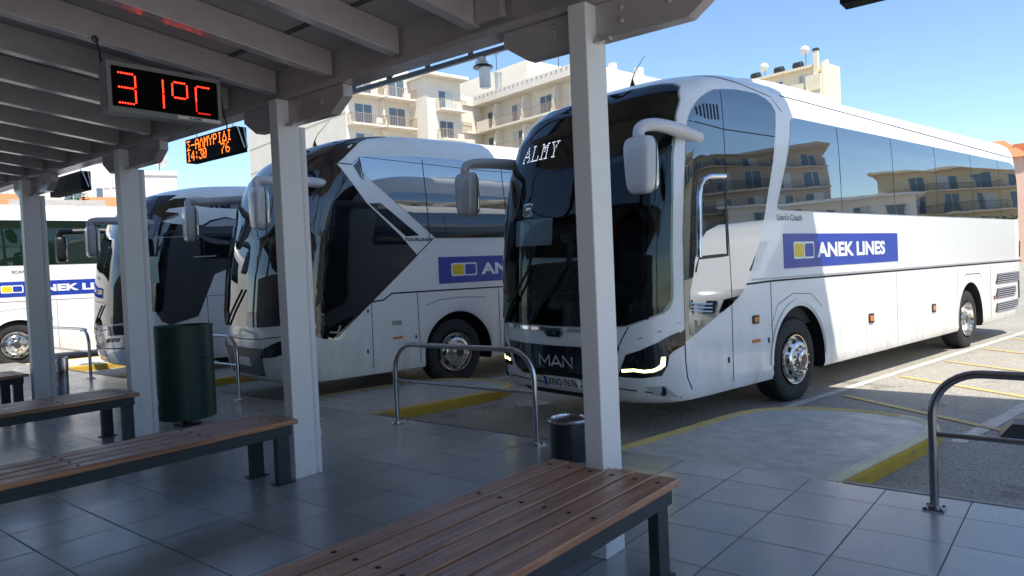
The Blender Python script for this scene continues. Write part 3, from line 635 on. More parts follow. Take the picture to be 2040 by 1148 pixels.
rail('farthest steel hoop railing, at left in front of the sunlit white coach', -15.62, -13.74, 5.1, STEEL)

gb = thing('litter_bin', 'tall dark green cylindrical litter bin on a short post', 'bin', (-8.10, 3.99, 0))
MB().lathe([(.0, .085), (.30, .085), (.318, .095), (.318, .60), (.318, 1.115), (.325, 1.118), (.325, 1.135), (.312, 1.135), (.305, 1.10), (.305, .2), (0, .2)], n=56).build('drum', GREEN, gb)
MB().lathe([(.05, .012), (.05, .084)], n=20).build('post', BLACKP, gb); MB().box(-.11, .11, -.11, .11, .001, .012).build('base_plate', BLACKP, gb)
lv = MB()
for i in range(6): lv.obox((.32 * math.cos(.25), .32 * math.sin(.25), .25 + i * .13), (-.03 * math.sin(.25), .03 * math.cos(.25), 0), (.008 * math.cos(.25), .008 * math.sin(.25), 0), (0, 0, .008))
lv.build('slot', BLACKP, gb)
bb = thing('ashtray_bin', 'short black cylindrical bin with a perforated steel ashtray top beside the nearest column', 'bin', (-3.445, 4.92, 0))
MB().lathe([(0, .012), (.155, .012), (.162, .03), (.162, .33), (.155, .335)], n=44).build('drum', BINB, bb)
MB().lathe([(.166, .325), (.182, .335), (.186, .348), (.180, .358), (.150, .360), (.146, .346), (0, .342)], n=44).build('ashtray_rim', STEEL, bb)
gr = MB()
for i in range(-4, 5):
    for j in range(-4, 5):
        if i * i + j * j < 19: gr.lathe([(.0, .3445), (.009, .3445), (.0095, .342)], (i * .029, j * .029, 0), n=8)
gr.build('ashtray_grid', BLACKP, bb)
sb = thing('steel_bin', 'brushed steel cylindrical bin with an open hood beside the left column', 'bin', (-12.11, 3.97, 0))
MB().lathe([(0, .01), (.20, .01), (.205, .02), (.205, .36), (.195, .365)], n=40).build('drum', STEEL, sb)
MB().lathe([(.212, .37), (.212, .55), (.205, .575), (.19, .575), (.185, .40), (0, .40)], n=40).build('hood', STEEL, sb)
MB().box(-.10, .10, -.218, -.214, .40, .52).build('opening', BLACKP, sb)
cu = thing('drink_cup', 'brown paper cup with a straw standing on the brushed steel bin', 'cup', (-12.11, 3.97, .40))
MB().lathe([(0, .0), (.035, .0), (.045, .24), (.04, .245), (0, .24)], n=16).build('cup', mat('brown_cup', (.10, .06, .04), .5), cu); MB().tube([(0, 0, .2), (.02, .0, .34), (.07, .0, .38)], .005, 6).build('straw', GREYP, cu)

# ------------------------------------------------------------------ coaches
TH = R(10.1)
PROF = [(.33, .05, -2.66), (.345, .02, -2.70), (.40, .0, -2.75), (.60, 0, -2.80), (.95, 0, -2.82), (1.3, 0, -2.81), (1.8, 0, -2.78), (2.3, .005, -2.72), (2.8, .015, -2.62), (3.2, .035, -2.47), (3.45, .06, -2.28), (3.6, .09, -2.08), (3.72, .15, -1.80), (3.81, .27, -1.40), (3.86, .42, -.90), (3.885, .65, -.3), (3.90, 1.0, .4)]
PROF_T = PROF[:6] + [(1.8, 0, -2.76), (2.3, .005, -2.67), (2.8, .015, -2.54), (3.2, .04, -2.35), (3.42, .06, -2.15), (3.55, .09, -1.94), (3.66, .15, -1.65), (3.745, .27, -1.27), (3.795, .42, -.78), (3.82, .65, -.2), (3.84, 1.0, .4)]
D_, PP = .75, 3.0
def lerp_prof(P, z):
    if z <= P[0][0]: return 1.275 - P[0][1], P[0][2]
    for a, b in zip(P, P[1:]):
        if z <= b[0]: t = (z - a[0]) / (b[0] - a[0]); return 1.275 - (a[1] + (b[1] - a[1]) * t), a[2] + (b[2] - a[2]) * t
    return 1.275 - P[-1][1], P[-1][2]
class Bus:
    def __init__(s, name, label, loc, prof, length, rear_axle, paint, arch, wheel_r=.5):
        s.P = prof; s.yr = length - 2.8; s.paint = paint
        s.o = thing(name, label, 'coach', loc, -TH); s.ra = rear_axle; s.wr = wheel_r
        s.shell(arch)
    def W(s, z): return lerp_prof(s.P, z)
    def front(s, x, z, o=0):
        W, y = s.W(z); u = min(.999, abs(x) / W); return (x, y + D_ * (1 - (1 - u ** PP) ** (1 / PP)), z)
    def side(s, y, z, sg=1):
        W, yn = s.W(z); t = yn + D_ - y
        if t > 0: u = min(.999, t / D_); W = W * (1 - u ** PP) ** (1 / PP)
        return (sg * W, y, z)
    def F(s, u, v): return s.front(u, v)
    def Sd(s, u, v): return s.side(u, v, 1)
    def Sl(s, u, v): return s.side(-u, v, -1)
    def shell(s, arch):
        zs = []
        for a, b in zip(s.P, s.P[1:]):
            k = max(1, int((b[0] - a[0]) / .12 + .5)); zs += [a[0] + (b[0] - a[0]) * i / k for i in range(k)]
        zs.append(s.P[-1][0]); rings = []; N = 22; K = 30; rr = .22
        for z in zs:
            W, yn = s.W(z); yr = s.yr - max(0, (1.275 - W)) * .25 - max(0, (.75 - z)) * .9; yc = yn + D_; ring = []
            for i in range(K): t = i / K; ring.append((W, (yr - rr) * (1 - t) + yc * t, z))
            for i in range(2 * N + 1):
                a = math.pi / 2 * (1 - i / N); sa, ca = math.sin(a), abs(math.cos(a))
                x = math.copysign(abs(sa) ** (2 / PP), sa) * W; ring.append((x, yn + D_ * (1 - ca ** (2 / PP)), z))
            for i in range(1, K + 1): t = i / K; ring.append((-W, yc * (1 - t) + (yr - rr) * t, z))
            for i in range(1, 8): a = math.pi / 2 * i / 8; ring.append((-W + rr * (1 - math.cos(a)), yr - rr + rr * math.sin(a), z))
            for i in range(7, 0, -1): a = math.pi / 2 * i / 8; ring.append((W - rr * (1 - math.cos(a)), yr - rr + rr * math.sin(a), z))
            rings.append(ring)
        n = len(rings[0]); mb = MB(); mb.smooth = True
        mb.add([p for r in rings for p in r], [(j * n + i, j * n + (i + 1) % n, (j + 1) * n + (i + 1) % n, (j + 1) * n + i) for j in range(len(rings) - 1) for i in range(n)])
        m = len(rings) - 1; mb.add(rings[0], [tuple(range(n))]); mb.add(rings[-1], [tuple(range(n))])
        s.body = mb.build('body', [s.paint, BLACKP], s.o, angle=50)
        # wheel wells cut out of the shell
        cb = MB(); cb.cm = 1
        for ya in (0, s.ra):
            for sg in (-1, 1):
                poly = [(ya + .04 + arch[0] * math.cos(a), .5 + arch[1] * max(-1.2, math.sin(a))) for a in [2 * math.pi * i / 40 for i in range(40)]]
                poly = [(y, z) for y, z in poly if z > .45] + [(ya + .04 - arch[0], .1), (ya + .04 + arch[0], .1)]
                poly.sort(key=lambda p: math.atan2(p[1] - .5, p[0] - ya - .04))
                cb.prism(poly, .80, 1.5, lambda u, v, h, sg=sg: (sg * h, u, v))
        cut = cb.build('cutter', [s.paint, BLACKP], s.o)
        bo = s.body.modifiers.new('b', 'BOOLEAN'); bo.operation = 'DIFFERENCE'; bo.object = cut; bo.solver = 'EXACT'
        bpy.context.view_layer.update()
        me = bpy.data.meshes.new_from_object(s.body.evaluated_get(bpy.context.evaluated_depsgraph_get()))
        s.body.modifiers.clear(); s.body.data = me; bpy.data.objects.remove(cut)
        for p in me.polygons: p.use_smooth = True
        me.set_sharp_from_angle(angle=R(35))
    def mask_front(s, z0, z1, d):
        for p in s.body.data.polygons:
            c = p.center
            if z0 < c.z < z1 and c.y < s.W(c.z)[1] + d: p.material_index = 1
    def open_front(s, xm, z0, z1):
        bm = bmesh.new(); bm.from_mesh(s.body.data); kill = []
        for f in bm.faces:
            c = f.calc_center_median()
            if abs(c.x) < xm and z0 < c.z < z1 and c.y < s.front(c.x, c.z)[1] + .06: kill.append(f)
        bmesh.ops.delete(bm, geom=kill, context='FACES'); bm.to_mesh(s.body.data); bm.free()
    def pan(s, name, poly, m, off=.006, f='S', **k):
        return panel(name, poly, {'S': s.Sd, 'F': s.F, 'L': s.Sl}[f], off, m, s.o, **k)
    def strip(s, name, pts, wd, m, off=.003, f='S', parent=None, closed=False):
        """thin line along points on the surface"""
        P = []; q = pts + ([pts[0]] if closed else [])
        for a, b in zip(q, q[1:]):
            k = max(1, int(math.dist(a, b) / .1)); P += [along(a, b, i / k) for i in range(k)]
        P.append(q[-1]); fn = {'S': s.Sd, 'F': s.F, 'L': s.Sl}[f]; mb = MB(); vs = []
        for i, p in enumerate(P):
            a = P[max(0, i - 1)]; b = P[min(len(P) - 1, i + 1)]; d = Vector((b[0] - a[0], b[1] - a[1])).normalized(); nn = Vector((-d.y, d.x)) * wd / 2
            for sg in (-1, 1):
                u, v = p[0] + sg * nn.x, p[1] + sg * nn.y; e = 1e-3
                A = Vector(fn(u + e, v)) - Vector(fn(u - e, v)); B = Vector(fn(u, v + e)) - Vector(fn(u, v - e)); vs.append(Vector(fn(u, v)) + A.cross(B).normalized() * off)
        mb.smooth = True; mb.add(vs, [(2 * i, 2 * i + 1, 2 * i + 3, 2 * i + 2) for i in range(len(P) - 1)])
        return mb.build(name, m, parent or s.o)
    def lettering(s, name, txt, y, z, size, m, bold=.0, shear=0., f='S', off=.009, parent=None, sx=1., spacing=1., align='LEFT'):
        vs, fs = text_data(txt, size, bold, shear, 0, align, sx, spacing); fn = {'S': s.Sd, 'F': s.F, 'L': s.Sl}[f]; out = []
        for a, b, _ in vs:
            u, v = y + a, z + b; e = 1e-3
            A = Vector(fn(u + e, v)) - Vector(fn(u - e, v)); B = Vector(fn(u, v + e)) - Vector(fn(u, v - e)); out.append(Vector(fn(u, v)) + A.cross(B).normalized() * off)
        return MB().add(out, fs).build(name, m, parent or s.o, weld=False)
    def banner(s, y0, y1, z0, z1, f='S'):
        b = s.pan('banner', [(y0, z0), (y1, z0), (y1, z1), (y0, z1)], NAVY, .004, f, step=.4); h = z1 - z0; fn = {'S': s.Sd, 'L': s.Sl}[f]
        def sq(x0, x1, za, zb, m, off, nm):
            r = round_poly([(x0, za), (x1, za), (x1, zb), (x0, zb)], .03); panel(nm, r, fn, off, m, b, step=1, skirt=False)
        a = y0 + .07 * (y1 - y0); wd = .235 * h / .4 * 1.0; za, zb = z0 + .26 * h, z0 + .76 * h
        sq(a, a + wd * 1.08, za, zb, WHV, .006, 'emblem_frame'); sq(a + wd * 1.04, a + wd * 2.1, za, zb, WHV, .0065, 'emblem_frame')
        sq(a + .022, a + wd * 1.02, za + .022, zb - .022, YEL, .008, 'emblem_field'); sq(a + wd * 1.12, a + wd * 2.1 - .022, za + .022, zb - .022, NAVY, .008, 'emblem_field')
        s.lettering('banner_lettering', 'ANEK LINES', y0 + .252 * (y1 - y0), z0 + .30 * h, h * .60, WHV, bold=.009, parent=b, off=.0085, sx=(y1 - y0) * .715 / (h * .60 * 6.32), f=f)
        return b
    def wheels(s, tyre_w=.30):
        for ya, rear in ((0, False), (s.ra, True)):
            for sg in (-1, 1):
                r = s.wr; x = 1.235
                t = MB(); t.lathe([(r * .60, -.04), (r * .66, -.012), (r * .80, 0), (r * .92, -.006), (r * .975, -.025), (r, -.06), (r, -tyre_w + .05), (r * .97, -tyre_w), (r * .6, -tyre_w)], n=64, axis='x')
                for i in range(48):
                    a = 2 * math.pi * i / 48; cx, sx_ = math.cos(a), math.sin(a)
                    t.obox((-.06, r * .968 * cx, r * .968 * sx_), (.03, 0, 0), (0, -sx_ * .011, cx * .011), (0, cx * .028, sx_ * .028))
                if sg < 0: t.v = [(-a, b, c) for a, b, c in t.v]
                w = t.build('wheel', RUBBER, s.o, loc=(sg * x, ya, r), angle=30)
                q = r / .5; m = MB()
                if not rear: pr = [(.302, -.012), (.296, .004), (.288, .002), (.276, -.055), (.255, -.06), (.242, -.02), (.222, .03), (.205, .052), (.178, .058), (.128, .058), (.112, .064), (.110, .095), (.095, .105), (0, .107)]
                else: pr = [(.302, -.012), (.296, .002), (.288, 0), (.278, -.05), (.262, -.12), (.235, -.16), (.19, -.165), (.125, -.165), (.12, -.10), (.115, -.03), (.10, -.015), (0, -.012)]
                m.lathe([(a * q, b) for a, b in pr], n=56, axis='x'); bx = .058 if not rear else -.165
                for i in range(10):
                    a = 2 * math.pi * (i + .5) / 10; m.lathe([(.017, bx), (.016, bx + .022), (.010, bx + .034), (0, bx + .036)], (0, .152 * q * math.cos(a), .152 * q * math.sin(a)), 'x', 10)
                m2 = MB()
                for i in range(10):
                    a = 2 * math.pi * i / 10; rad = .232 * q; ox = .020 if not rear else -.155
                    e1 = Vector((0, -math.sin(a), math.cos(a))); e2 = Vector((-.62 if not rear else .2, math.cos(a) * .8, math.sin(a) * .8)).normalized(); c0 = Vector((ox, rad * math.cos(a), rad * math.sin(a))); nn = e1.cross(e2); nn = nn if nn.x > 0 else -nn
                    vs = [c0 + nn * .010 + e1 * .030 * math.cos(b) + e2 * .021 * math.sin(b) for b in [2 * math.pi * k / 14 for k in range(14)]]
                    m2.add(vs, [tuple(range(14))])
                cap = MB().lathe([(.07, .1075 if not rear else -.012), (.066, .112 if not rear else -.008), (0, .113 if not rear else -.007)], n=24, axis='x')
                for mm, nm, ma in ((m, 'rim', ALU), (m2, 'hand_hole', GROOVE), (cap, 'hub_cap', mat('dark_hub', (.10, .10, .11), .35, metal=.7))):
                    if sg < 0: mm.v = [(-a, b, c) for a, b, c in mm.v]
                    mm.build(nm, ma, w)
    def mirror(s, base, top, pos, size, sg, m, dark):
        """arm from base over `top` down to the mirror head"""
        b, t, p = Vector(base), Vector(top), Vector(pos); up = p + Vector((0, 0, size[2] * .95))
        pts = []
        c = [b, b.lerp(t, .5) + Vector((0, 0, .02)), t, up + Vector((0, 0, .08)), up - Vector((0, 0, .05))]
        for i in range(len(c) - 1):
            p0 = c[max(0, i - 1)]; p1 = c[i]; p2 = c[i + 1]; p3 = c[min(len(c) - 1, i + 2)]
            for k in range(6):
                u = k / 6; pts.append(.5 * ((2 * p1) + (p2 - p0) * u + (2 * p0 - 5 * p1 + 4 * p2 - p3) * u * u + (3 * p1 - p0 - 3 * p2 + p3) * u ** 3))
        pts.append(c[-1]); n = len(pts); rad = [.088 - .034 * min(1, i / n * 1.3) for i in range(n)]; ry = [.075 - .02 * min(1, i / n * 1.3) for i in range(n)]
        a = MB().tube(pts, rad, 16, ry=ry).build('mirror_arm', m, s.o, angle=60)
        h = MB().superell((0, 0, 0), size, .42, 28, 16)
        h.v = [(x * (1 - .10 * (1 - z / size[2])), y, z) for x, y, z in h.v]
        hd = h.build('mirror_head', dark, a, loc=p, angle=60)
        gk = MB(); gk.superell((0, 0, 0), (size[0] * 1.012, size[1] * .16, size[2] * 1.008), .42, 28, 16); gk.v = [(x * (1 - .10 * (1 - z / size[2])), y + size[1] * .45, z) for x, y, z in gk.v]; gk.build('mirror_seam', BLACKP, hd, angle=60)
        MB().superell((0, size[1] * .86, -size[2] * .03), (size[0] * .82, size[1] * .22, size[2] * .86), .35, 24, 12).build('mirror_glass', mat('mirror_glass', (.7, .72, .74), .03, metal=1.), hd, angle=60)
        return a
    def gap(s, pts, wd=.011, f='S', name='panel_gap'): return s.strip(name, pts, wd, GROOVE, .0025, f)
    def plate(s, x, z, txt, wd=.52, h=.115):
        p = s.pan('number_plate', round_poly([(x - wd / 2, z - h / 2), (x + wd / 2, z - h / 2), (x + wd / 2, z + h / 2), (x - wd / 2, z + h / 2)], .012), PLATE, .016, 'F', step=.1)
        panel('plate_band', [(x - wd / 2 + .004, z - h / 2 + .004), (x - wd / 2 + .046, z - h / 2 + .004), (x - wd / 2 + .046, z + h / 2 - .004), (x - wd / 2 + .004, z + h / 2 - .004)], s.F, .0185, NAVY, p, step=1, skirt=False)
        s.lettering('plate_lettering', txt, x - wd / 2 + .058, z - .036, .104, BLACKP, bold=.0015, f='F', off=.0195, parent=p, sx=.93)
        return p
    def marker(s, y, z, w=.10, h=.075, f='S'):
        a = s.pan('marker_lamp', round_poly([(y - w / 2, z - h / 2), (y + w / 2, z - h / 2), (y + w / 2, z + h / 2), (y - w / 2, z + h / 2)], .02), BLACKP, .012, f, step=1)
        panel('amber_lens', round_poly([(y - w * .36, z - h * .30), (y + w * .36, z - h * .30), (y + w * .36, z + h * .30), (y - w * .36, z + h * .30)], .012), s.Sd if f == 'S' else s.F, .019, ORNG, a, step=1)
    def antenna(s, y):
        z = [p for p in s.P if p[2] <= y]; zz = z[-1][0] if z else s.P[0][0]
        a = MB().lathe([(.05, 0), (.035, .05), (.012, .12), (.006, .14)], n=12); a.tube([(0, 0, .13), (0, .06, .24), (0, .26, .46)], [.007, .005, .003], 8)
        a.build('antenna', BLACKP, s.o, loc=(0, y, zz - .01))
    def interior(s):
        m = MB(); m.box(-1.16, 1.16, 2.4, 2.46, .95, 3.3); m.box(-1.16, 1.16, -2.3, 2.4, .90, .95); m.box(-1.16, 1.16, -2.2, 2.4, 3.0, 3.05)
        for sg in (-1, 1): m.box(min(sg * 1.13, sg * 1.17), max(sg * 1.13, sg * 1.17), -2.0, 2.4, .95, 3.0)
        m.build('cabin_lining', INTER, s.o)
        d = MB(); poly = [(.95, -2.68), (1.34, -2.70), (1.43, -2.55), (1.43, -2.0), (1.2, -1.9), (.95, -1.9)]
        d.prism([(y, z) for z, y in poly], -.98, .98, lambda u, v, h: (h, u, v)); d.build('dashboard', mat('dashboard_plastic', (.03, .03, .032), .6), s.o, bevel=.03)
        st = MB(); c = Vector((-.55, -1.62, 1.50)); ax = Vector((0, .55, .83)).normalized(); e1 = Vector((1, 0, 0)); e2 = ax.cross(e1)
        st.tube([c + e1 * .24 * math.cos(a) + e2 * .24 * math.sin(a) for a in [2 * math.pi * i / 28 for i in range(29)]], .016, 8, cap=False); st.tube([c, c - ax * .3], .03, 8); st.tube([c + e1 * .23, c, c - e1 * .23], .014, 6); st.build('steering_wheel', BLACKP, s.o)
        for x, y, zz in ((-.60, -.95, 1.0), (.55, -.35, 1.0), (.85, .6, 1.3), (.42, .6, 1.3), (-.42, .6, 1.3), (-.85, .6, 1.3), (-.85, 1.5, 1.3), (-.42, 1.5, 1.3), (.42, 1.5, 1.3), (.85, 1.5, 1.3)):
            q = MB().box(-.21, .21, -.22, .22, .36, .50).box(-.21, .21, .16, .28, .501, 1.12).box(-.14, .14, .17, .27, 1.121, 1.32); q.build('seat', SEATF, s.o, loc=(x, y, zz), bevel=.03)

def white_coach_a():
    b = Bus('touring_coach', 'nearest white coach at right with lit yellow daytime lamps and a curved dark windscreen', (-4.04, 9.05, G), PROF, 12.0, 6.06, PAINT, (.625, .645))
    b.wheels()
    ws = [(0, 3.60), (.45, 3.59), (.869, 3.605), (1.0, 3.59), (1.075, 3.54), (1.142, 3.385), (1.178, 3.145), (1.198, 2.921), (1.227, 2.34), (1.24, 1.549), (1.238, 1.359), (1.226, 1.285), (1.20, 1.24), (1.093, 1.187), (.934, 1.125), (.786, 1.106), (.368, 1.10), (0, 1.10)]
    full = ws + [(-x, z) for x, z in reversed(ws[1:-1])]
    b.pan('windscreen', full, WSG, .010, 'F', step=.05)
    # black printed border and the solid black head of the windscreen
    b.pan('windscreen_head', [(-1.19, 2.78), (0, 2.74), (1.19, 2.78), (1.17, 3.145), (1.135, 3.38), (1.07, 3.53), (.99, 3.58), (.869, 3.595), (0, 3.59), (-.869, 3.595), (-.99, 3.58), (-1.07, 3.53), (-1.135, 3.38), (-1.17, 3.145)], BLACKG, .004, 'F', step=.05)
    for sg in (-1, 1): b.pan('windscreen_border', [(sg * x, z) for x, z in ((1.06, 2.87), (1.19, 2.89), (1.22, 2.34), (1.232, 1.55), (1.23, 1.36), (1.19, 1.25), (1.07, 1.19), (1.05, 1.35), (1.09, 1.55), (1.09, 2.34))], BLACKG, .004, 'F', step=.05)
    b.open_front(1.10, 1.20, 2.86); b.interior()
    b.pan('windscreen_apron', [(-1.10, 1.20), (-.9, 1.125), (0, 1.105), (.9, 1.125), (1.10, 1.20), (1.10, 1.33), (.5, 1.36), (-.5, 1.36), (-1.10, 1.33)], BLACKG, .004, 'F', step=.12)
    b.pan('paper_sheet', [(-.74, 1.99), (-.08, 1.98), (-.08, 2.275), (-.74, 2.285)], PAPER, -.03, 'F', step=.15, skirt=False)
    for x0, x1 in ((-.74, -.70), (-.62, -.59)): pass
    im = MB().superell((0, 0, 0), (.10, .02, .09), .5).build('cabin_mirror', CHROME, b.o, loc=(-.62, -2.56, 2.40))
    for x, dx in ((-.85, .5), (-.35, .55)):
        p = [Vector(b.front(x + dx * t, 1.12 + .62 * t)) + Vector((0, -.035 - .02 * math.sin(t * 3), 0)) for t in [i / 10 for i in range(11)]]
        MB().tube(p, [.022] * 5 + [.014] * 6, 8).build('wiper', BLACKP, b.o)
    # destination display
    FN = lambda u, v, h: tuple(Vector(b.front(u, v)) + Vector((0, -.014 - h, 0)))
    d = MB(); pat = {'A': ["0001000", "0001000", "0010100", "0010100", "0100010", "0111110", "1000001", "1000001", "1100011"], 'L': ["1110000", "0100000", "0100000", "0100000", "0100000", "0100000", "0100001", "0100001", "1111111"], 'M': ["1100011", "0110110", "0111110", "0101010", "0101010", "0100010", "0100010", "0100010", "1110111"], 'Y': ["1110111", "0100010", "0010100", "0010100", "0001000", "0001000", "0001000", "0001000", "0011100"]}
    x = -.70
    for c in 'ALMY':
        for j, row in enumerate(pat[c]):
            for i, q in enumerate(row):
                if q == '1': led_dot(d, (x + i * .0190, 3.125 - j * .0215), .0066, FN)
        x += .0190 * 8.5
    d.build('destination_display', LEDW, b.o)
    # side glass, window band, gaps
    gl = [(-2.009, 3.155), (-1.975, 3.215), (-1.927, 3.274), (-1.85, 3.35), (-1.752, 3.426), (-1.62, 3.49), (-1.49, 3.539), (-1.25, 3.575), (-1.048, 3.598), (-.62, 3.605), (-.44, 3.57), (-.33, 3.52), (-.27, 3.43), (-.308, 3.258), (-.42, 2.883), (-.539, 2.58), (-.70, 2.17), (-.88, 1.80), (-1.046, 1.538), (-1.18, 1.385), (-1.361, 1.275), (-2.247, .94), (-2.239, 1.453), (-2.22, 1.991), (-2.162, 2.451), (-2.092, 2.862)]
    b.pan('front_side_glass', gl, DGLASS_M, .007, 'S', step=.10)
    b.gap([(-1.99, 3.155), (-1.41, 3.12), (-.36, 3.13)], .012); b.gap([(-1.38, 3.54), (-1.41, 3.12), (-1.438, 2.254), (-1.405, 1.29)], .010)
    for f in ('gap',): 
        for pg in [o for o in kids(b.o) if o.name.startswith('panel_gap')]: pass
    for o in kids(b.o):
        if o.name.startswith('panel_gap'): o.location.x += .006
    lv = MB()
    for i in range(7):
        u0 = -1.86 + i * .062; h = .06 + .10 * min(1, (i + .6) / 3); zc = 3.275 + i * .004
        panel('vent_slot', round_poly([(u0 - .011, zc - h * .55), (u0 + .011, zc - h * .55), (u0 + .011, zc + h * .5), (u0 - .011, zc + h * .5)], .011), b.Sd, .011, GROOVE, b.o, step=1, skirt=False)
    wn = [(-1.975, 1.77), (-1.93, 2.39), (-1.90, 2.50), (-1.83, 2.57), (-1.72, 2.605), (-1.45, 2.62)]
    pt = [Vector(b.side(y, z)) + Vector((.012, 0, 0)) for y, z in wn]
    MB().tube(pt, .024, 10).build('drop_window_frame', CHROME, b.o)
    b.strip('drop_window_seal', [(-1.975, 1.765), (-1.46, 1.785), (-1.452, 2.56), (-1.72, 2.55)], .035, BLACKP, .011)
    b.pan('side_window', round_poly([(-.414, 2.28), (9.0, 2.272), (9.03, 3.05), (8.95, 3.34), (8.72, 3.39), (.074, 3.405), (-.02, 3.06)], .10), SGLASS, .006, 'S', step=.4)
    for y in (1.25, 2.95, 4.65, 6.35, 7.9): b.strip('glass_joint', [(y, 2.29), (y, 3.385)], .012, BLACKP, .0075)
    b.pan('side_window', round_poly([(-8.9, 2.28), (1.9, 2.28), (1.6, 3.38), (-8.7, 3.385)], .1), SGLASS, .006, 'L', step=.4)
    b.banner(-.285, 3.0, 1.598, 2.008)
    b.gap([(-1.21, 1.395), (-1.12, 1.455), (-.54, 1.468), (9.17, 1.44)], .022, name='belt_groove'); b.strip('belt_trim', [(-1.0, 1.50), (9.17, 1.468)], .018, GREYP, .004)
    b.gap([(-1.405, 1.27), (-1.42, .335)]); b.gap([(-.60, 1.455), (-.585, .34)]); b.gap([(2.93, 1.44), (2.93, .33)], .007); b.gap([(5.45, 1.40), (5.45, .33)], .007); b.gap([(7.19, 1.41), (7.19, .33)], .008); b.gap([(-.05, 3.66), (.4, 3.655), (8.9, 3.50)], .012)
    b.gap([(-2.25, .93), (-2.25, .75), (-2.23, .58), (-2.10, .335)], .014)
    b.strip('wheel_arch_trim', [(.04 + .665 * math.cos(a), .5 + .70 * math.sin(a)) for a in [math.pi * (i / 24) for i in range(25)]], .05, PAINT, .012)
    b.gap([(-.62, .95), (-.45, 1.19), (-.1, 1.30), (.35, 1.27), (.62, 1.10)], .007); b.gap([(5.80, 1.25), (5.9, 1.29), (6.6, 1.28), (6.66, 1.2)], .010)
    b.lettering('model_lettering', "Lion's Coach", -.41, 2.163, .105, GREYT, bold=.0012, sx=1.08, off=.008)
    b.marker(-.945, 1.055, .13, .095); b.pan('side_reflector', [(-1.02, .80), (-.86, .80), (-.86, .835), (-1.02, .835)], ORNG, .008, 'S', step=1)
    b.marker(2.03, .835, .16, .13); b.marker(4.35, .815, .16, .13); b.marker(7.40, .80, .09, .06)
    for y, z in ((-1.50, .67), (-.68, .80)): b.pan('lock', round_poly([(y - .012, z - .03), (y + .012, z - .03), (y + .012, z + .03), (y - .012, z + .03)], .01), BLACKP, .010, 'S', step=1)
    # rear louvres
    for poly in ([(7.466, 1.045), (7.60, 1.235), (8.98, 1.235), (8.98, 1.045)], [(7.43, .77), (7.56, .96), (8.72, .96), (8.74, .86), (8.55, .77)], [(7.42, .515), (7.52, .68), (8.90, .69), (8.86, .58), (8.42, .512)]):
        g = b.pan('air_grille', poly, BLACKP, .004, 'S', step=.6); y0 = min(p[0] for p in poly); y1 = max(p[0] for p in poly); z0 = min(p[1] for p in poly); z1 = max(p[1] for p in poly)
        k = MB()
        for i in range(5):
            z = z0 + (z1 - z0) * (i + .5) / 5; t = (z - z0) / (z1 - z0); k.obox((1.283, (y0 + .13 * t + .05 + y1 - .05) / 2, z), (.010, 0, .006), (0, (y1 - y0 - .15) / 2, 0), (-.002, 0, .006))
        k.build('slat', mat('grey_slat', (.30, .30, .33), .4), g)
    b.strip('air_grille_edge', [(8.93, 1.04), (8.93, .70)], .10, BLACKP, .004); b.pan('rear_slot', [(9.0, 1.525), (9.06, 1.525), (9.09, 1.84), (9.03, 1.84)], BLACKP, .004, 'S', step=1)
    # front
    b.pan('chrome_trim', [(-.78, 1.095), (-.4, 1.088), (0, 1.085), (.4, 1.088), (.78, 1.095), (.78, 1.062), (.4, 1.05), (.16, 1.05), (.10, .985), (-.10, .985), (-.16, 1.05), (-.4, 1.05), (-.78, 1.062)], CHROME, .014, 'F', step=.1)
    b.pan('emblem_base', [(-.10, 1.055), (.10, 1.055), (.07, .99), (-.07, .99)], BLACKG, .019, 'F', step=1)
    b.pan('lion_emblem', smooth_poly([(-.055, 1.0), (-.045, 1.0), (-.04, 1.022), (.0, 1.022), (.02, 1.0), (.032, 1.0), (.028, 1.025), (.055, 1.03), (.05, 1.045), (.02, 1.045), (-.03, 1.036), (-.06, 1.03)], 1), CHROME, .023, 'F', step=1)
    b.pan('grille', [(-.84, .91), (-.5, .898), (0, .892), (.5, .898), (.84, .91), (.80, .80), (.72, .62), (.58, .55), (-.58, .55), (-.72, .62), (-.80, .80)], BLACKG, .006, 'F', step=.1)
    LT = mat('silver_letter', (.66, .67, .69), .3, metal=.3); z0, h = .668, .115
    for x0, wd, strokes in ((-.245, .15, ([(0, 0), (0, 1), (.5, .30), (1, 1), (1, 0)],)), (-.065, .15, ([(0, 0), (.5, 1), (1, 0)], [(.22, .28), (.78, .28)])), (.115, .13, ([(0, 0), (0, 1), (1, 0), (1, 1)],))):
        for st in strokes: b.strip('maker_letter', [(x0 + u * wd, z0 + v * h) for u, v in st], .024, LT, .014, 'F')
    b.plate(.04, .50, 'XNO\u00b77676')
    b.pan('lower_grille', [(-.62, .40), (.62, .40), (.60, .345), (-.60, .345)], BLACKP, .004, 'F', step=.12)
    for sg in (-1, 1):
        M_ = lambda pts: [(sg * x, z) for x, z in pts]
        if sg > 0: b.pan('headlight_wedge', [(-2.42, .855), (-2.25, .912), (-2.25, 1.06), (-2.42, .975)], BLACKG, .0065, 'S', step=.05)
        h = b.pan('headlight', M_([(.895, .836), (.80, .615), (.88, .61), (1.03, .605), (1.17, .625), (1.205, .72), (1.216, .82), (1.258, .905), (1.258, 1.045), (1.16, .955), (1.03, .885)]), BLACKG, .006, 'F', step=.03)
        panel('light_strip', M_([(.845, .690), (.848, .660), (.96, .672), (1.05, .658), (1.12, .666), (1.165, .69), (1.19, .72), (1.197, .81), (1.174, .81), (1.163, .735), (1.14, .71), (1.11, .694), (1.05, .686), (.96, .70)]), b.F, .012, DRL, h, step=.04)
        for cx in (.98, 1.10): MB().lathe([(.0, -.004), (.03, .0), (.042, .006), (.05, .0)], b.front(sg * cx, .765), 'y', 20).build('lamp_lens', mat('lamp_lens', (.06, .07, .08), .05, metal=.6), h)
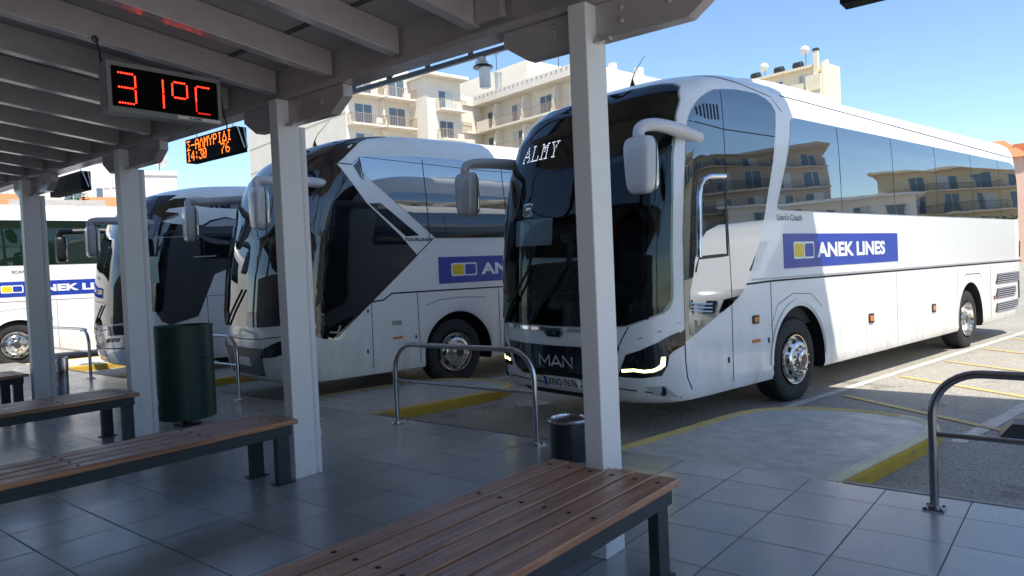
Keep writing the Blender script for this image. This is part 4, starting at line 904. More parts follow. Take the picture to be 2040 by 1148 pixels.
        b.strip('bumper_crease', M_([(.842, .949), (1.03, 1.0), (1.17, 1.06), (1.258, 1.135)]), .018, GREYP, .003, 'F'); b.gap(M_([(.93, 1.112), (.835, .935), (.80, .87)]), .012, 'F')
        b.strip('bumper_edge', M_([(.0, .46), (.79, .49), (1.06, .462), (1.15, .42), (1.24, .39)]), .014, GROOVE, .003, 'F')
        f = b.pan('fog_lamp', M_([(1.04, .517), (1.18, .523), (1.235, .40), (1.11, .42)]), GREYP, .008, 'F', step=.08)
        MB().lathe([(.048, .0), (.044, -.012), (.0, -.008)], tuple(Vector(b.front(sg * 1.165, .468)) + Vector((0, -.012, 0))), 'y', 22).build('lamp_lens', mat('lamp_lens', (.06, .07, .08), .05, metal=.6), f)
        b.mirror((sg * 1.21, -1.85, 3.00), (sg * 1.33, -2.70, 3.03), (sg * 1.32, -2.90, 2.64), (.165, .09, .265), sg, SILVM if sg > 0 else SHADEDM, SILVM if sg > 0 else SHADEDM)
    ac = MB().superell((0, 0, 0), (.85, 1.45, .09), .45, 40, 14).build('roof_cooler', PAINT, b.o, loc=(.05, 1.0, 3.88), angle=60)
    b.gap([(-1.55, 3.72), (-.9, 3.70), (-.30, 3.61), (-.12, 3.45)], .010)
    b.antenna(-1.35)
    return b
SHADEDM = mat('shaded_mirror_shell', (.30, .28, .27), .3, coat=.3)  # mirror shell darkened: shade on the left mirror put into its colour
SILVM = mat('silver_mirror_shell', (.56, .56, .57), .25, coat=.4, var=.03)
DGLASS_M = glass_material('glossy_door_glass', (.27, .28, .29), 1.5, .06, 1.)

def white_coach_b():
    b = Bus('touring_coach', 'white coach second from right with a slanting white stripe across its black side glass', (-8.85, 8.2, G), PROF_T, 12.0, 6.06, PAINT, (.63, .62))
    b.mask_front(1.16, 3.72, .36)
    b.wheels()
    ws = [(0, 3.745), (.60, 3.74), (.86, 3.71), (.98, 3.62), (1.08, 3.45), (1.15, 3.15), (1.19, 2.8), (1.225, 2.3), (1.238, 1.54), (1.235, 1.30), (1.16, 1.18), (1.03, 1.115), (.6, 1.09), (0, 1.09)]; ws = ws + [(-x, z) for x, z in reversed(ws[1:-1])]
    b.pan('windscreen', ws, DGLASS, .008, 'F', step=.05)
    b.pan('front_side_glass', [(-2.45, 1.12), (-2.34, .975), (-2.18, .905), (-2.05, .90), (-1.449, 1.353), (-.655, 1.99), (-.905, 2.26), (-1.449, 2.739), (-1.84, 3.26), (-1.74, 3.33), (-1.62, 3.44), (-1.45, 3.58), (-1.30, 3.66), (-1.36, 3.66), (-1.62, 3.56), (-1.83, 3.40), (-2.0, 3.20), (-2.2, 2.75), (-2.34, 2.2), (-2.43, 1.54), (-2.46, 1.25)], DGLASS, .007, 'S', step=.10)
    b.pan('side_window', [(-1.62, 3.265), (-1.50, 3.365), (-1.35, 3.40), (-.50, 3.44), (9.0, 3.41), (9.03, 2.24), (-.31, 2.235)], SGLASS, .006, 'S', step=.35)
    b.pan('side_window', round_poly([(-8.9, 2.28), (1.6, 2.28), (1.6, 3.38), (-8.7, 3.385)], .1), SGLASS, .006, 'L', step=.4)
    b.pan('stripe_glass', [(-1.40, 2.725), (-1.215, 2.735), (-.60, 2.275), (-.83, 2.265)], DGLASS, .007, 'S', step=.2)
    b.pan('quarter_glass', [(-1.60, 3.24), (-1.50, 3.34), (-1.49, 3.06)], DGLASS, .009, 'S', step=.2)
    b.strip('glass_joint', [(-1.50, 3.36), (-1.46, 3.05)], .012, BLACKP, .010)
    for y in (-.42, 1.10, 2.9, 4.7, 6.5): b.strip('glass_joint', [(y, 2.25), (y - .04, 3.40)], .012, BLACKP, .0085)
    b.strip('glass_joint', [(-1.45, 3.37), (.6, 3.30), (2.0, 3.29)], .008, BLACKP, .0085)
    b.gap([(-1.84, 3.268), (-1.62, 3.258)], .014); b.gap([(-.345, 2.24), (-.655, 1.985), (-1.449, 1.35), (-2.0, .91)], .016)
    b.lettering('model_lettering', 'TOURLINER', -.86, 2.195, .062, BLACKP, bold=.0016, shear=.25, sx=1.42, off=.006)
    b.banner(-.285, 3.0, 1.55, 1.95)
    b.gap([(-1.449, 1.352), (-1.25, 1.37), (-1.11, 1.455), (.86, 1.447), (9.1, 1.43)], .022, name='belt_groove')
    b.gap([(-1.449, 1.35), (-1.46, .335)]); b.gap([(-.685, 1.45), (-.67, .34)]); b.gap([(.86, 1.44), (.86, .45)]); b.gap([(3.2, 1.44), (3.2, .34)], .008); b.gap([(5.4, 1.44), (5.4, .34)], .008)
    b.gap([(-1.449, 2.73), (-1.46, 1.36)], .008)
    b.gap([(-.55, 1.24), (-.3, 1.31), (.1, 1.33), (.6, 1.30)], .008)
    b.strip('wheel_arch_trim', [(.04 + .67 * math.cos(a), .5 + .67 * math.sin(a)) for a in [math.pi * (i / 24) for i in range(25)]], .045, PAINT, .012)
    hd = b.pan('flap_handle', round_poly([(-1.13, 1.0), (-.98, 1.0), (-.98, 1.065), (-1.13, 1.065)], .012), STEEL, .012, 'S', step=1)
    b.pan('side_reflector', [(-1.13, .80), (-.97, .80), (-.97, .832), (-1.13, .832)], ORNG, .008, 'S', step=1)
    for y, z in ((-1.54, .67), (-.74, .80), (-1.51, 1.23)): b.pan('lock', round_poly([(y - .012, z - .025), (y + .012, z - .025), (y + .012, z + .025), (y - .012, z + .025)], .01), BLACKP, .010, 'S', step=1)
    b.pan('step_strip', [(-2.10, .98), (-1.98, .965), (-1.93, 1.06), (-1.95, 1.07), (-1.99, .985), (-2.1, 1.0)], GREYP, .010, 'S', step=1)
    # front: black mask, headlights, plate
    b.pan('lower_grille', [(-.66, .80), (.66, .80), (.60, .42), (-.60, .42)], BLACKP, .005, 'F', step=.1)
    b.plate(.02, .60, 'XNK\u00b74120') if False else b.pan('number_plate', round_poly([(-.24, .55), (.28, .55), (.28, .665), (-.24, .665)], .01), PLATE, .014, 'F', step=.12)
    b.strip('nose_crease', [(-1.1, .98), (-.6, .93), (0, .915), (.6, .93), (1.1, .98)], .012, GROOVE, .003, 'F')
    for sg in (-1, 1):
        h = b.pan('headlight', [(sg * x, z) for x, z in ((.58, .67), (.67, .80), (1.03, .925), (1.22, 1.0), (1.24, .86), (1.1, .76), (.9, .70))], BLACKG, .007, 'F', step=.08)
        for cx, cz in ((.85, .785), (1.04, .85)): MB().lathe([(.0, -.004), (.03, .0), (.045, .006), (.052, .0)], b.front(sg * cx, cz), 'y', 20).build('lamp_lens', mat('lamp_lens', (.06, .07, .08), .05, metal=.6), h)
        b.mirror((sg * 1.06, -1.75, 2.98), (sg * 1.36, -2.80, 2.96), (sg * 1.34, -3.0, 2.62), (.15, .09, .27), sg, GREYP if sg < 0 else SILVM, GREYP if sg < 0 else SILVM)
    for x, dx in ((-.45, .6),):
        p = [Vector(b.front(x + dx * t, 1.10 + .50 * t)) + Vector((0, -.035, 0)) for t in [i / 10 for i in range(11)]]
        MB().tube(p, .016, 8).build('wiper', BLACKP, b.o)
    b.gap([(-1.30, 3.70), (-1.0, 3.72), (-.8, 3.78), (-.75, 3.84)], .012)
    b.antenna(-1.55)
    return b
def white_coach_c():
    P3 = [(max(.33 + .002 * i, z * .915), a, y + .26) for i, (z, a, y) in enumerate(PROF)]
    b = Bus('touring_coach', 'silver-nosed coach behind the green bin with a white swoosh on its black side', (-13.54, 7.91, G), P3, 12.0, 6.06, PAINT, (.62, .60))
    b.mask_front(1.10, 3.30, .36)
    b.wheels(); k = .915
    b.pan('front_cladding', [(-1.15, .345), (0, .345), (1.15, .345), (1.2, 1.17), (.9, 1.05), (0, 1.0), (-.9, 1.05), (-1.2, 1.17)], SILV, .006, 'F', step=.08)
    ws = [(0, 3.34), (.60, 3.33), (.95, 3.28), (1.08, 3.13), (1.15, 2.88), (1.19, 2.56), (1.225, 2.1), (1.238, 1.5), (1.235, 1.2), (.9, 1.07), (0, 1.02)]; ws = ws + [(-x, z) for x, z in reversed(ws[1:-1])]
    b.pan('windscreen', ws, DGLASS, .008, 'F', step=.05)
    b.pan('front_side_glass', [(-2.2, 1.27), (-1.94, 1.25), (-1.85, 1.07), (-1.71, 1.0), (-1.24, 1.12), (-.916, 1.854), (-.697, 1.94), (9.0, 1.95), (9.0, 3.20), (-.32, 3.255), (-1.10, 3.25), (-1.50, 3.22), (-1.67, 3.15), (-1.86, 2.93), (-2.0, 2.56), (-2.11, 2.1), (-2.17, 1.65)], DGLASS, .007, 'S', step=.10)
    b.pan('swoosh', [(-1.748, 2.812), (-1.577, 2.858), (-1.50, 2.90), (-1.46, 2.935), (-1.47, 2.955), (-1.52, 2.965), (-1.673, 2.98), (-1.62, 3.033), (-1.45, 3.06), (-1.282, 3.085), (-1.18, 3.10), (-.95, 3.065), (-.42, 3.056), (-.46, 2.856), (-.661, 2.904), (-.93, 2.842), (-1.066, 2.756), (-1.30, 2.745), (-1.60, 2.775)], PAINT, .012, 'S', step=.1)
    b.pan('grey_flash', [(-.93, 2.80), (-1.04, 2.72), (-.45, 2.74), (-.45, 2.84), (-.66, 2.875)], GREYP, .010, 'S', step=.1)
    b.pan('grey_flash', [(-1.2, 2.60), (-.95, 2.52), (-.62, 2.46), (-.60, 2.40), (-.85, 2.40), (-1.05, 2.47)], mat('dark_grey_flash', (.10, .10, .11), .3), .010, 'S', step=.1)
    b.strip('door_handle', [(-1.27, 2.18), (-.87, 2.19)], .018, GREYP, .015); b.strip('glass_joint', [(-1.08, 2.5), (-1.06, 1.6)], .018, BLACKP, .009); b.strip('glass_joint', [(-2.0, 2.52), (-1.3, 2.55)], .010, GREYP, .009)
    b.gap([(-1.09, 1.47), (-.70, 1.48)], .010); b.gap([(-1.07, 1.47), (-1.07, .34)], .010); b.gap([(-.70, 1.94), (-.69, .34)], .012)
    b.gap([(-1.15, 3.35), (-1.16, 3.27)], .012)
    b.pan('light_paper', [(-2.02, 1.75), (-1.86, 1.75), (-1.87, 2.2), (-2.02, 2.2)], mat('pale_green_paper', (.45, .58, .48), .8), .010, 'S', step=.1)
    for z, hh, x in ((.95, .10, .72), (.78, .05, .6)):
        for sg in (-1, 1): b.pan('headlight', [(sg * (x - .2), z - hh), (sg * (x + .3), z - hh + .03), (sg * (x + .35), z + hh), (sg * (x - .15), z + hh - .02)], BLACKG, .012, 'F', step=.08)
    b.strip('nose_crease', [(-1.15, .66), (0, .60), (1.15, .66)], .02, GROOVE, .009, 'F'); b.strip('nose_crease', [(-1.1, 1.0), (0, .93), (1.1, 1.0)], .015, GROOVE, .009, 'F')
    b.pan('number_plate', round_poly([(-.26, .47), (.26, .47), (.26, .58), (-.26, .58)], .01), PLATE, .016, 'F', step=.12)
    for sg in (-1, 1):
        b.mirror((sg * 1.06, -1.70, 2.76), (sg * 1.40, -2.65, 2.80), (sg * 1.40, -2.87, 2.46), (.15, .09, .25), sg, BLACKP if sg < 0 else GREYP, BLACKP if sg < 0 else GREYP)
    for x in (-.2,):
        p = [Vector(b.front(x + .5 * t, 1.08 + .3 * t)) + Vector((0, -.03, 0)) for t in [i / 8 for i in range(9)]]
        MB().tube(p, .016, 8).build('wiper', BLACKP, b.o)
    return b
def white_coach_d():
    P4 = [(.23, .05, -2.66), (.25, .01, -2.7)] + [(z * .94, a * .8, y) for z, a, y in PROF[3:]]
    b = Bus('touring_coach', 'sunlit white coach seen side-on at far left with a long green-tinted window', (-19.80, 5.65, G), P4, 12.0, 6.06, PAINT, (.56, .56))
    b.wheels()
    b.pan('side_window', round_poly([(-1.5, 2.262), (9.0, 2.262), (9.0, 3.255), (-1.2, 3.265)], .08), GGLASS, .006, 'S', step=.4)
    for y in (.4, 2.2, 4.0, 5.8): b.strip('glass_joint', [(y, 2.27), (y, 3.25)], .05, BLACKP, .008)
    b.banner(-.45, 2.6, 1.568, 1.906)
    b.lettering('maker_lettering', 'SCANIA', -.02, 2.09, .085, GREYT, bold=.001, sx=1.25, off=.006)
    b.gap([(-1.6, 1.47), (.80, 1.462), (9, 1.45)], .010); b.gap([(.80, 1.45), (.80, .24)], .008); b.gap([(3.0, 1.45), (3.0, .24)], .008)
    b.strip('wheel_arch_trim', [(.04 + .60 * math.cos(a), .5 + .58 * math.sin(a)) for a in [math.pi * (i / 24) for i in range(25)]], .04, PAINT, .012)
    b.strip('arch_crease', [(-.9, 1.10), (-.6, 1.22), (0, 1.30), (.75, 1.33)], .010, GREYP, .003)
    b.pan('flap_handle', round_poly([(1.22, .70), (1.36, .70), (1.36, .755), (1.22, .755)], .01), BLACKP, .006, 'S', step=1)
    b.pan('windscreen', [(-.85, 3.35), (.85, 3.35), (1.05, 2.6), (1.13, 1.6), (1.0, 1.25), (-1.0, 1.25), (-1.13, 1.6), (-1.05, 2.6)], DGLASS, .008, 'F', step=.12)
    for sg in (-1, 1): b.pan('headlight', [(sg * .7, .65), (sg * 1.05, .68), (sg * 1.1, .85), (sg * .75, .82)], BLACKG, .007, 'F', step=.1)
    return b
COACHES = [white_coach_a(), white_coach_b(), white_coach_c(), white_coach_d()]
for b in COACHES: b.o['group'] = 'coaches parked in the bays'

# ------------------------------------------------------------------ van in the next bay (its front shows in the coach door)
def white_van():
    v = thing('parked_van', 'white van mirrored in the lower door glass of the nearest coach', 'van', (1.75, 11.5, G), -TH)
    pr = [(.10, .22), (.02, .30), (0, .60), (.05, .98), (.20, 1.16), (1.05, 1.42), (1.75, 2.20), (2.05, 2.45), (2.5, 2.60), (5.7, 2.62), (5.88, 2.4), (5.92, .32), (5.6, .25), (.4, .22)]
    mb = MB(); mb.smooth = True; xs = [-1, -.97, -.88, -.6, 0, .6, .88, .97, 1]; n = len(pr); vs = []
    for t in xs:
        for y, z in pr:
            wd = 1.0 - (.10 * max(0, z - 1.2) / 1.4); e = abs(t) ** 4 * .38 * max(0, 1 - y / 1.2); vs.append((t * wd, y + e, z))
    m = len(xs); mb.add(vs, [(i * n + j, i * n + (j + 1) % n, (i + 1) * n + (j + 1) % n, (i + 1) * n + j) for i in range(m - 1) for j in range(n)] + [tuple(range(n)), tuple((m - 1) * n + j for j in range(n))])
    mb.build('body', PAINT, v, angle=35)
    q = lambda pts, nm, ma, o=.01: MB().prism(pts, 0, 1, lambda u, w_, h: (u, (w_ - 1.42) / .78 * .70 + 1.05 - .012 - h * .01 + abs(u) ** 4 * .10, w_ + .012 - h * .002)).build(nm, ma, v)
    q([(-.80, 1.47), (.80, 1.47), (.76, 2.14), (-.76, 2.14)], 'windscreen', DGLASS)
    f = lambda pts, nm, ma, o=.012, p=None: MB().prism(pts, 0, 1, lambda u, w_, h: (u, .01 + max(0, w_ - .60) * .10 + abs(u) ** 4 * .36 - o * h, w_)).build(nm, ma, p or v)
    g = f([(-.52, .72), (.52, .72), (.58, .96), (-.58, .96)], 'grille', BLACKP)
    for i in range(3): f([(-.50, .745 + .07 * i), (.50, .745 + .07 * i), (.51, .775 + .07 * i), (-.51, .775 + .07 * i)], 'slat', CHROME, .024, g)
    f([(-.92, .235), (.92, .235), (.97, .48), (-.97, .48)], 'bumper', BLACKP, .03)
    pl = f([(-.26, .50), (.26, .50), (.26, .61), (-.26, .61)], 'number_plate', PLATE, .035)
    vs, fs = text_data('XMO', .10, bold=.0015, align='CENTER'); MB().add([(x, -.030, .515 + y) for x, y, z in vs], fs).build('plate_lettering', BLACKP, pl, weld=False)
    for sg in (-1, 1):
        h = f([(sg * .62, .74), (sg * .90, .80), (sg * .97, 1.06), (sg * .70, .98)], 'headlight', BLACKG, .02)
        MB().prism([(1.30, 1.50), (1.82, 2.12), (2.35, 2.12), (2.35, 1.45)], .985, .99, lambda u, w_, hh, sg=sg: (sg * (hh - (.10 * (w_ - 1.2) / 1.4) + .02), u, w_)).build('side_window', DGLASS, v)
        a = MB().superell((sg * 1.14, 1.35, 1.55), (.11, .07, .16), .5); a.bar((sg * .95, 1.42, 1.45), (sg * 1.12, 1.38, 1.5), .05); a.build('mirror', BLACKP, v)
        for y in (1.0, 4.6):
            w_ = MB().lathe([(.20, 0), (.30, 0), (.33, -.03), (.34, -.10), (.34, -.2), (.2, -.22)], n=36, axis='x'); rm = MB().lathe([(.205, -.01), (.18, -.03), (.06, -.01), (0, -.01)], n=24, axis='x')
            if sg < 0: w_.v = [(-x, b_, c) for x, b_, c in w_.v]; rm.v = [(-x, b_, c) for x, b_, c in rm.v]
            ww = w_.build('wheel', RUBBER, v, loc=(sg * 1.0, y, .34)); rm.build('rim', STEEL, ww)
white_van()
ch = thing('wheel_stop', 'black rubber wheel stop on the asphalt behind the dark railing at the right edge', 'wheel stop', (-.72, 7.86, G), .05)
MB().prism([(.0, 0), (.42, 0), (.36, .12), (.08, .12)], 0, 1.8, lambda u, v, h: (h + (.10 if v > .06 and h < .5 else 0), u, v)).build('block', BLACKP, ch, bevel=.01)
MB().box(.35, 1.75, .13, .32, .1205, .124).build('pale_strip', WHIM, ch)
# ------------------------------------------------------------------ hotel behind the coaches
ht = thing('hotel_building', 'large cream hotel with stacked balconies and roof terrace behind the second coach', 'building', (-56.52, 64.36, G), -TH)
w_ = MB()
w_.box(-5, 18, 1.5, 16, 0, 21.6)                                  # right wing
w_.box(-26, 0, -17.1, -9.2, 0, 23.6).box(-26, 3.2, -9.19, -4.7, 0, 22.4).box(-26, -.6, -4.69, 1.49, 0, 21.6)
w_.box(-9, 4.3, 4.5, 14, 21.61, 26.0)
w_.build('wall', CREAM, ht)
GROV = mat('cream_groove', (.50, .42, .32), .9)
gv = MB()
for k in range(1, 8): gv.box(-26, -.02, -17.13, -17.101, 3.05 * k, 3.05 * k + .08)
gv.build('wall_band', GROV, ht)
MB().box(-27, 4.2, -9.6, -4.2, 22.41, 22.75).build('roof_cap', CREAM, ht)
pp = MB(); pp.box(-.6, 18.3, -.2, .05, 20.93, 22.0); pp.box(-.6, -.35, -4.6, -.21, 20.93, 22.0); pp.box(-.6, 18.3, .051, 1.49, 20.93, 21.2); pc = pp; pc.cm = 1
for i in range(24): pc.box(.2 + i * .75, .42 + i * .75, -.25, -.205, 21.74, 21.86)
pc.build('parapet', [CREAM, SHUT], ht)
RNG = random.Random(3)
def rails(mb, a, b, z, h=1.0):
    a = Vector((*a, z)); b = Vector((*b, z)); k = int((b - a).length / .2)
    for i in range(k + 1): p = a + (b - a) * i / k; mb.box(p.x - .018, p.x + .018, p.y - .018, p.y + .018, z, z + h)
    mb.bar(a + Vector((0, 0, h)), b + Vector((0, 0, h)), .05)
def window(par, face, u0, u1, z0, z1, plane, kind=WIN, door=True):
    """face 'x': looks to +x at x = plane, u runs along y; face 'y': looks to -y at y = plane"""
    m = MB(); fr = MB(); cu_ = MB(); e = .03
    def bx(mb, a, b, c, d_, p0, p1): mb.box(plane + p0, plane + p1, a, b, c, d_) if face == 'x' else mb.box(a, b, plane - p1, plane - p0, c, d_)
    bx(fr, u0, u1, z0, z0 + .07, .002, .05); bx(fr, u0, u1, z1 - .07, z1, .002, .05); mid = (u0 + u1) / 2
    for a in (u0, mid - .035, u1 - .07): bx(fr, a, a + .07, z0 + .07, z1 - .07, .002, .05)
    f = fr.build('window', mat('window_frame', (.60, .60, .58), .5), par)
    bx(m, u0 + .07, mid - .035, z0 + .07, z1 - .07, .004, .02); bx(m, mid + .035, u1 - .07, z0 + .07, z1 - .07, .004, .02); m.build('pane', kind, f)
    if RNG.random() < .6:
        s = RNG.choice((0, 1)); a = (u0 + .08, mid - .04) if s == 0 else (mid + .04, u1 - .08); bx(cu_, a[0], a[1], z0 + .08, z1 - .08, .021, .024); cu_.build('curtain', CURT, f)
for k in range(3, 7):                                              # right wing floors (slab underside 17.9, 14.9 ...)
    z = 17.9 - 3.0 * (6 - k)
    s = MB(); s.box(-.3, 18.2, -.05, 1.49, z - .22, z); s.box(-.6, -.31, -4.6, 1.48, z - .22, z); s.build('balcony_slab', CREAM, ht)
    r = MB(); rails(r, (2.2, -.0), (18.1, -.0), z); rails(r, (-.45, -4.5), (-.45, -.4), z); r.build('balcony_rail', RAILP, ht)
    for x in (2.9, 7.8, 12.7, 17.4):
        MB().prism([(-.04, z + .01), (1.48, z + .01), (1.48, z + 2.75), (.55, z + 2.75), (.35, z + 2.3)], x - .12, x + .12, lambda u, v, h: (h, u, v)).build('divider', CREAM, ht)
    MB().box(.0, 2.2, -.02, .10, z + .011, z + 1.1).build('balcony_panel', CREAM, ht)
    for x in (.3, 4.7, 9.4, 14.4): window(ht, 'y', x, x + 1.9, z + .05, z + 2.3, 1.5)
    window(ht, 'x', -3.6, -1.6, z + .05, z + 2.4, -.6, SHUT)
for k in range(3, 8):                                              # left block, two balconies per floor
    z = 17.2 - 3.08 * (6 - k)
    for y0, y1, dx in ((-17.0, -13.1, 0), (-12.9, -9.3, .15)):
        s = MB().box(.001, 1.25 + dx, y0, y1, z - .2, z).build('balcony_slab', CREAM, ht)
        r = MB(); rails(r, (1.2 + dx, y0 + .05), (1.2 + dx, y1 - .05), z); rails(r, (.05, y0 + .05), (1.15 + dx, y0 + .05), z); rails(r, (.05, y1 - .05), (1.15 + dx, y1 - .05), z); r.build('balcony_rail', RAILP, s)
        window(ht, 'x', y0 + .9, y0 + 3.0, z + .02, z + 2.25, .0)
    MB().prism([(.0, z + .01), (1.1, z + .01), (.5, z + 2.8), (.0, z + 2.8)], -13.08, -12.92, lambda u, v, h: (u, h, v)).build('divider', CREAM, ht)
    z2 = 19.0 - 3.2 * (7 - k) + 0
    s = MB().box(3.201, 4.4, -8.1, -4.8, z2 - .2, z2).build('balcony_slab', CREAM, ht)
    r = MB(); rails(r, (4.35, -8.05), (4.35, -4.85), z2); rails(r, (3.25, -8.05), (4.3, -8.05), z2); r.build('balcony_rail', RAILP, s)
    window(ht, 'x', -7.7, -5.8, z2 + .02, z2 + 2.1, 3.2)
for x, y, z, ax in ((7.2, 1.1, 18.0, 0), (12.0, 1.1, 15.0, 0), (16.4, 1.1, 18.0, 0), (.45, -9.9, 20.4, 1), (.45, -13.4, 17.4, 1), (3.6, -5.3, 19.1, 1), (3.6, -5.2, 15.9, 1)):
    MB().box(x - .2, x + .2, y - .35, y + .35, z + .05, z + .65).build('air_conditioner', WHW, ht) if ax else MB().box(x - .4, x + .4, y - .2, y + .2, z + .05, z + .65).build('air_conditioner', WHW, ht)
fl = MB(); fl.lathe([(.42, 22.0), (.42, 24.6), (.5, 24.7), (.5, 24.9), (0, 25.0)], (1.2, 2.6, 0), n=18); fl.build('flue', mat('galvanised_flue', (.45, .47, .49), .4, metal=.5), ht)
for i in range(14):
    x = 5 + i * .9 + RNG.uniform(-.2, .2); y = RNG.uniform(3, 9); h = RNG.uniform(.6, 1.6); MB().box(x, x + RNG.uniform(.5, .9), y, y + .7, 21.61, 21.61 + h).build('rooftop_unit', mat('rooftop_white', (.60, .60, .58), .6), ht)
an = MB()
for x, y, h in ((-3, 6, 3.2), (2, 8, 2.6), (9, 5, 4.6), (11.5, 6, 3.6), (13, 4, 4.0)):
    z0 = 26.0 if x < 4 else 21.6; an.bar((x, y, z0), (x, y, z0 + h), .06)
    for j in range(3): an.bar((x - .6, y, z0 + h - .3 * j), (x + .6, y, z0 + h - .3 * j), .035)
an.build('roof_aerial', TRUSS, ht)
dsh = MB().lathe([(0, 0), (.5, .06), (.85, .2), (.9, .26), (.82, .22), (.5, .09), (0, .03)], n=24, axis='y').build('satellite_dish', WHW, ht, loc=(-4.5, -2.0, 23.2)); dsh.rotation_euler = (R(25), 0, R(20))

# ------------------------------------------------------------------ cream tower block beyond the nearest coach
k_ = 1.28
tb = thing('apartment_tower', 'narrow cream apartment tower with black roof tanks and a chimney beyond the nearest coach', 'building', (-20.56 * k_, 74.16 * k_, G), -TH)
wt = MB(); wt.box(-10.5, 0, 0.9, 5, 0, 25.3); wt.box(-1.9, .001, 0, .899, 0, 24.2); wt.box(0.0015, .25, .3, 4.95, 0, 25.6)
wt.build('wall', CREAM2, tb)
MB().box(-10.7, -1.2, .3, 1.2, 25.301, 25.6).build('roof_edge', CREAM2, tb)
for z in (22.35, 19.4, 16.4, 13.4, 10.4):
    s = MB().box(-10.5, -1.91, -.6, .899, z - .18, z).build('balcony_slab', CREAM2, tb); MB().box(-10.5, -1.92, -.6, -.5, z, z + .95).build('balcony_panel', CREAM2, s)
    MB().box(-1.95, .10, -.08, -.001, z - .10, z + .02).build('ledge', CREAM2, tb)
    window(tb, 'y', -9.4, -7.8, z + .8, z + 2.3, .9); window(tb, 'y', -6.4, -5.4, z + .3, z + 2.2, .9); window(tb, 'y', -3.2, -2.1, z + .3, z + 2.3, .9, SHUT)
MB().box(-4.0, -2.2, .5, .899, 20.0, 21.7).build('shutter', mat('brown_shutter', (.16, .06, .04), .6), tb)
MB().box(-5.6, -4.9, .4, .899, 21.0, 21.6).build('air_conditioner', WHW, tb)
cm = MB(); cm.box(-1.0, -.45, .35, .85, 24.21, 27.2); cm.build('chimney', CREAM2, tb); MB().box(-1.05, -.40, .30, .90, 27.201, 27.5).build('chimney_cap', TRUSS, tb)
MB().box(-.2, .2, 1.6, 2.0, 25.301, 26.1).build('vent_stack', CREAM2, tb)
for x in (-9.6, -6.2, -3.6):
    t_ = MB().lathe([(0, -.55), (.5, -.55), (.55, -.5), (.55, .5), (.5, .55), (0, .55)], n=24, axis='x').build('water_tank', WATERT, tb, loc=(x, 1.6, 26.1)); MB().box(-.4, .4, -.35, .35, -.8, -.45).build('tank_stand', TRUSS, t_)
for x, h in ((-8.2, 1.6), (-2.5, 2.4)):
    MB().bar((x, 1.5, 25.3), (x, 1.5, 25.3 + h), .06).build('mast', TRUSS, tb)
    q = MB().lathe([(0, 0), (.3, .04), (.55, .14), (.58, .18), (.5, .14), (.3, .06), (0, .02)], n=24, axis='y').build('satellite_dish', WHW, tb, loc=(x, 1.3, 25.4 + h)); q.rotation_euler = (R(20), 0, R(25))

# ------------------------------------------------------------------ other houses
def house(label, az, dist, wd, dp, h, wall, wins, roof=None, parapet=True, base=0, name='house', roofm=None):
    a = R(az); o = thing(name, label, 'house', (math.sin(a) * dist, math.cos(a) * dist, G), -a)
    MB().box(-wd / 2, wd / 2, 0, dp, 0, h).build('wall', wall, o)
    if roof:
        m = MB(); e = .5; vs = [(-wd / 2 - e, -e, h + .002), (wd / 2 + e, -e, h + .002), (wd / 2 + e, dp + e, h + .002), (-wd / 2 - e, dp + e, h + .002), (-wd / 2 + (1.5 if roof == 'hip' else -e), dp / 2, h + dp * .28), (wd / 2 - (1.5 if roof == 'hip' else -e), dp / 2, h + dp * .28)]
        m.add(vs, [(3, 2, 1, 0), (0, 1, 5, 4), (2, 3, 4, 5), (1, 2, 5), (3, 0, 4)]); m.build('roof', roofm or TERRA, o)
    elif parapet:
        p = MB(); p.box(-wd / 2 - .1, wd / 2 + .1, -.1, .12, h + .001, h + .35).box(-wd / 2 - .1, -wd / 2 + .12, .121, dp, h + .001, h + .35).box(wd / 2 - .12, wd / 2 + .1, .121, dp, h + .001, h + .35); p.build('parapet', wall, o)
    for x, z, ww, hh in wins: window(o, 'y', x - ww / 2, x + ww / 2, z, z + hh, 0)
    return o
h1 = house('white house with a dish on its flat roof between the third and fourth columns', -66.2, 62, 5.6, 9, 10.0, WHW, [(-1.6, 7.2, 1.1, 1.7)])
q = MB().lathe([(0, 0), (.4, .05), (.6, .16), (.6, .2), (.4, .09), (0, .03)], n=24, axis='y').build('satellite_dish', WHW, h1, loc=(1.7, 1.2, 11.3)); q.rotation_euler = (R(25), 0, R(-30)); MB().bar((1.7, 1.3, 10.0), (1.7, 1.3, 11.3), .06).build('mast', TRUSS, h1)
h2 = house('pale house with stepped balconies just right of the unlit board', -68.9, 61, 4.6, 8, 10.8, WHW, [(-1.2, 7.0, 1.2, 1.9), (.7, 7.0, 1.0, 1.9), (1.7, 8.9, .9, 1.2)])
MB().box(-2.2, 2.2, -1.5, -.001, 6.5, 6.7).build('balcony_slab', WHW, h2); r = MB(); rails(r, (-2.1, -1.4), (2.1, -1.4), 6.7); r.build('balcony_rail', TRUSS, h2)
house('low house with an orange tiled roof at the far left edge', -74.2, 53, 5.6, 7, 5.9, CREAM, [(0, 3, 1.2, 1.4)], 'hip')
house('low shed with a grey tiled roof behind the left coach', -70.9, 52, 4.2, 5, 5.9, GREYB, [(0, 3, 1.2, 1.3)], 'gable', roofm=mat('grey_tiles', (.27, .25, .23), .8, var=.2, vscale=3))
house('small brick red house with a tiled roof left of the white house', -67.5, 56, 3.4, 6, 6.3, mat('brick_red_render', (.42, .12, .07), .85, var=.1), [(0, 4, 1, 1.2)], 'gable')
house('big cream block filling the gap below the canopy at upper left', -76.5, 74, 15, 12, 14.4, CREAM, [(-5, 9, 1.4, 1.9), (-1, 9, 1.4, 1.9), (3, 9, 1.4, 1.9)])
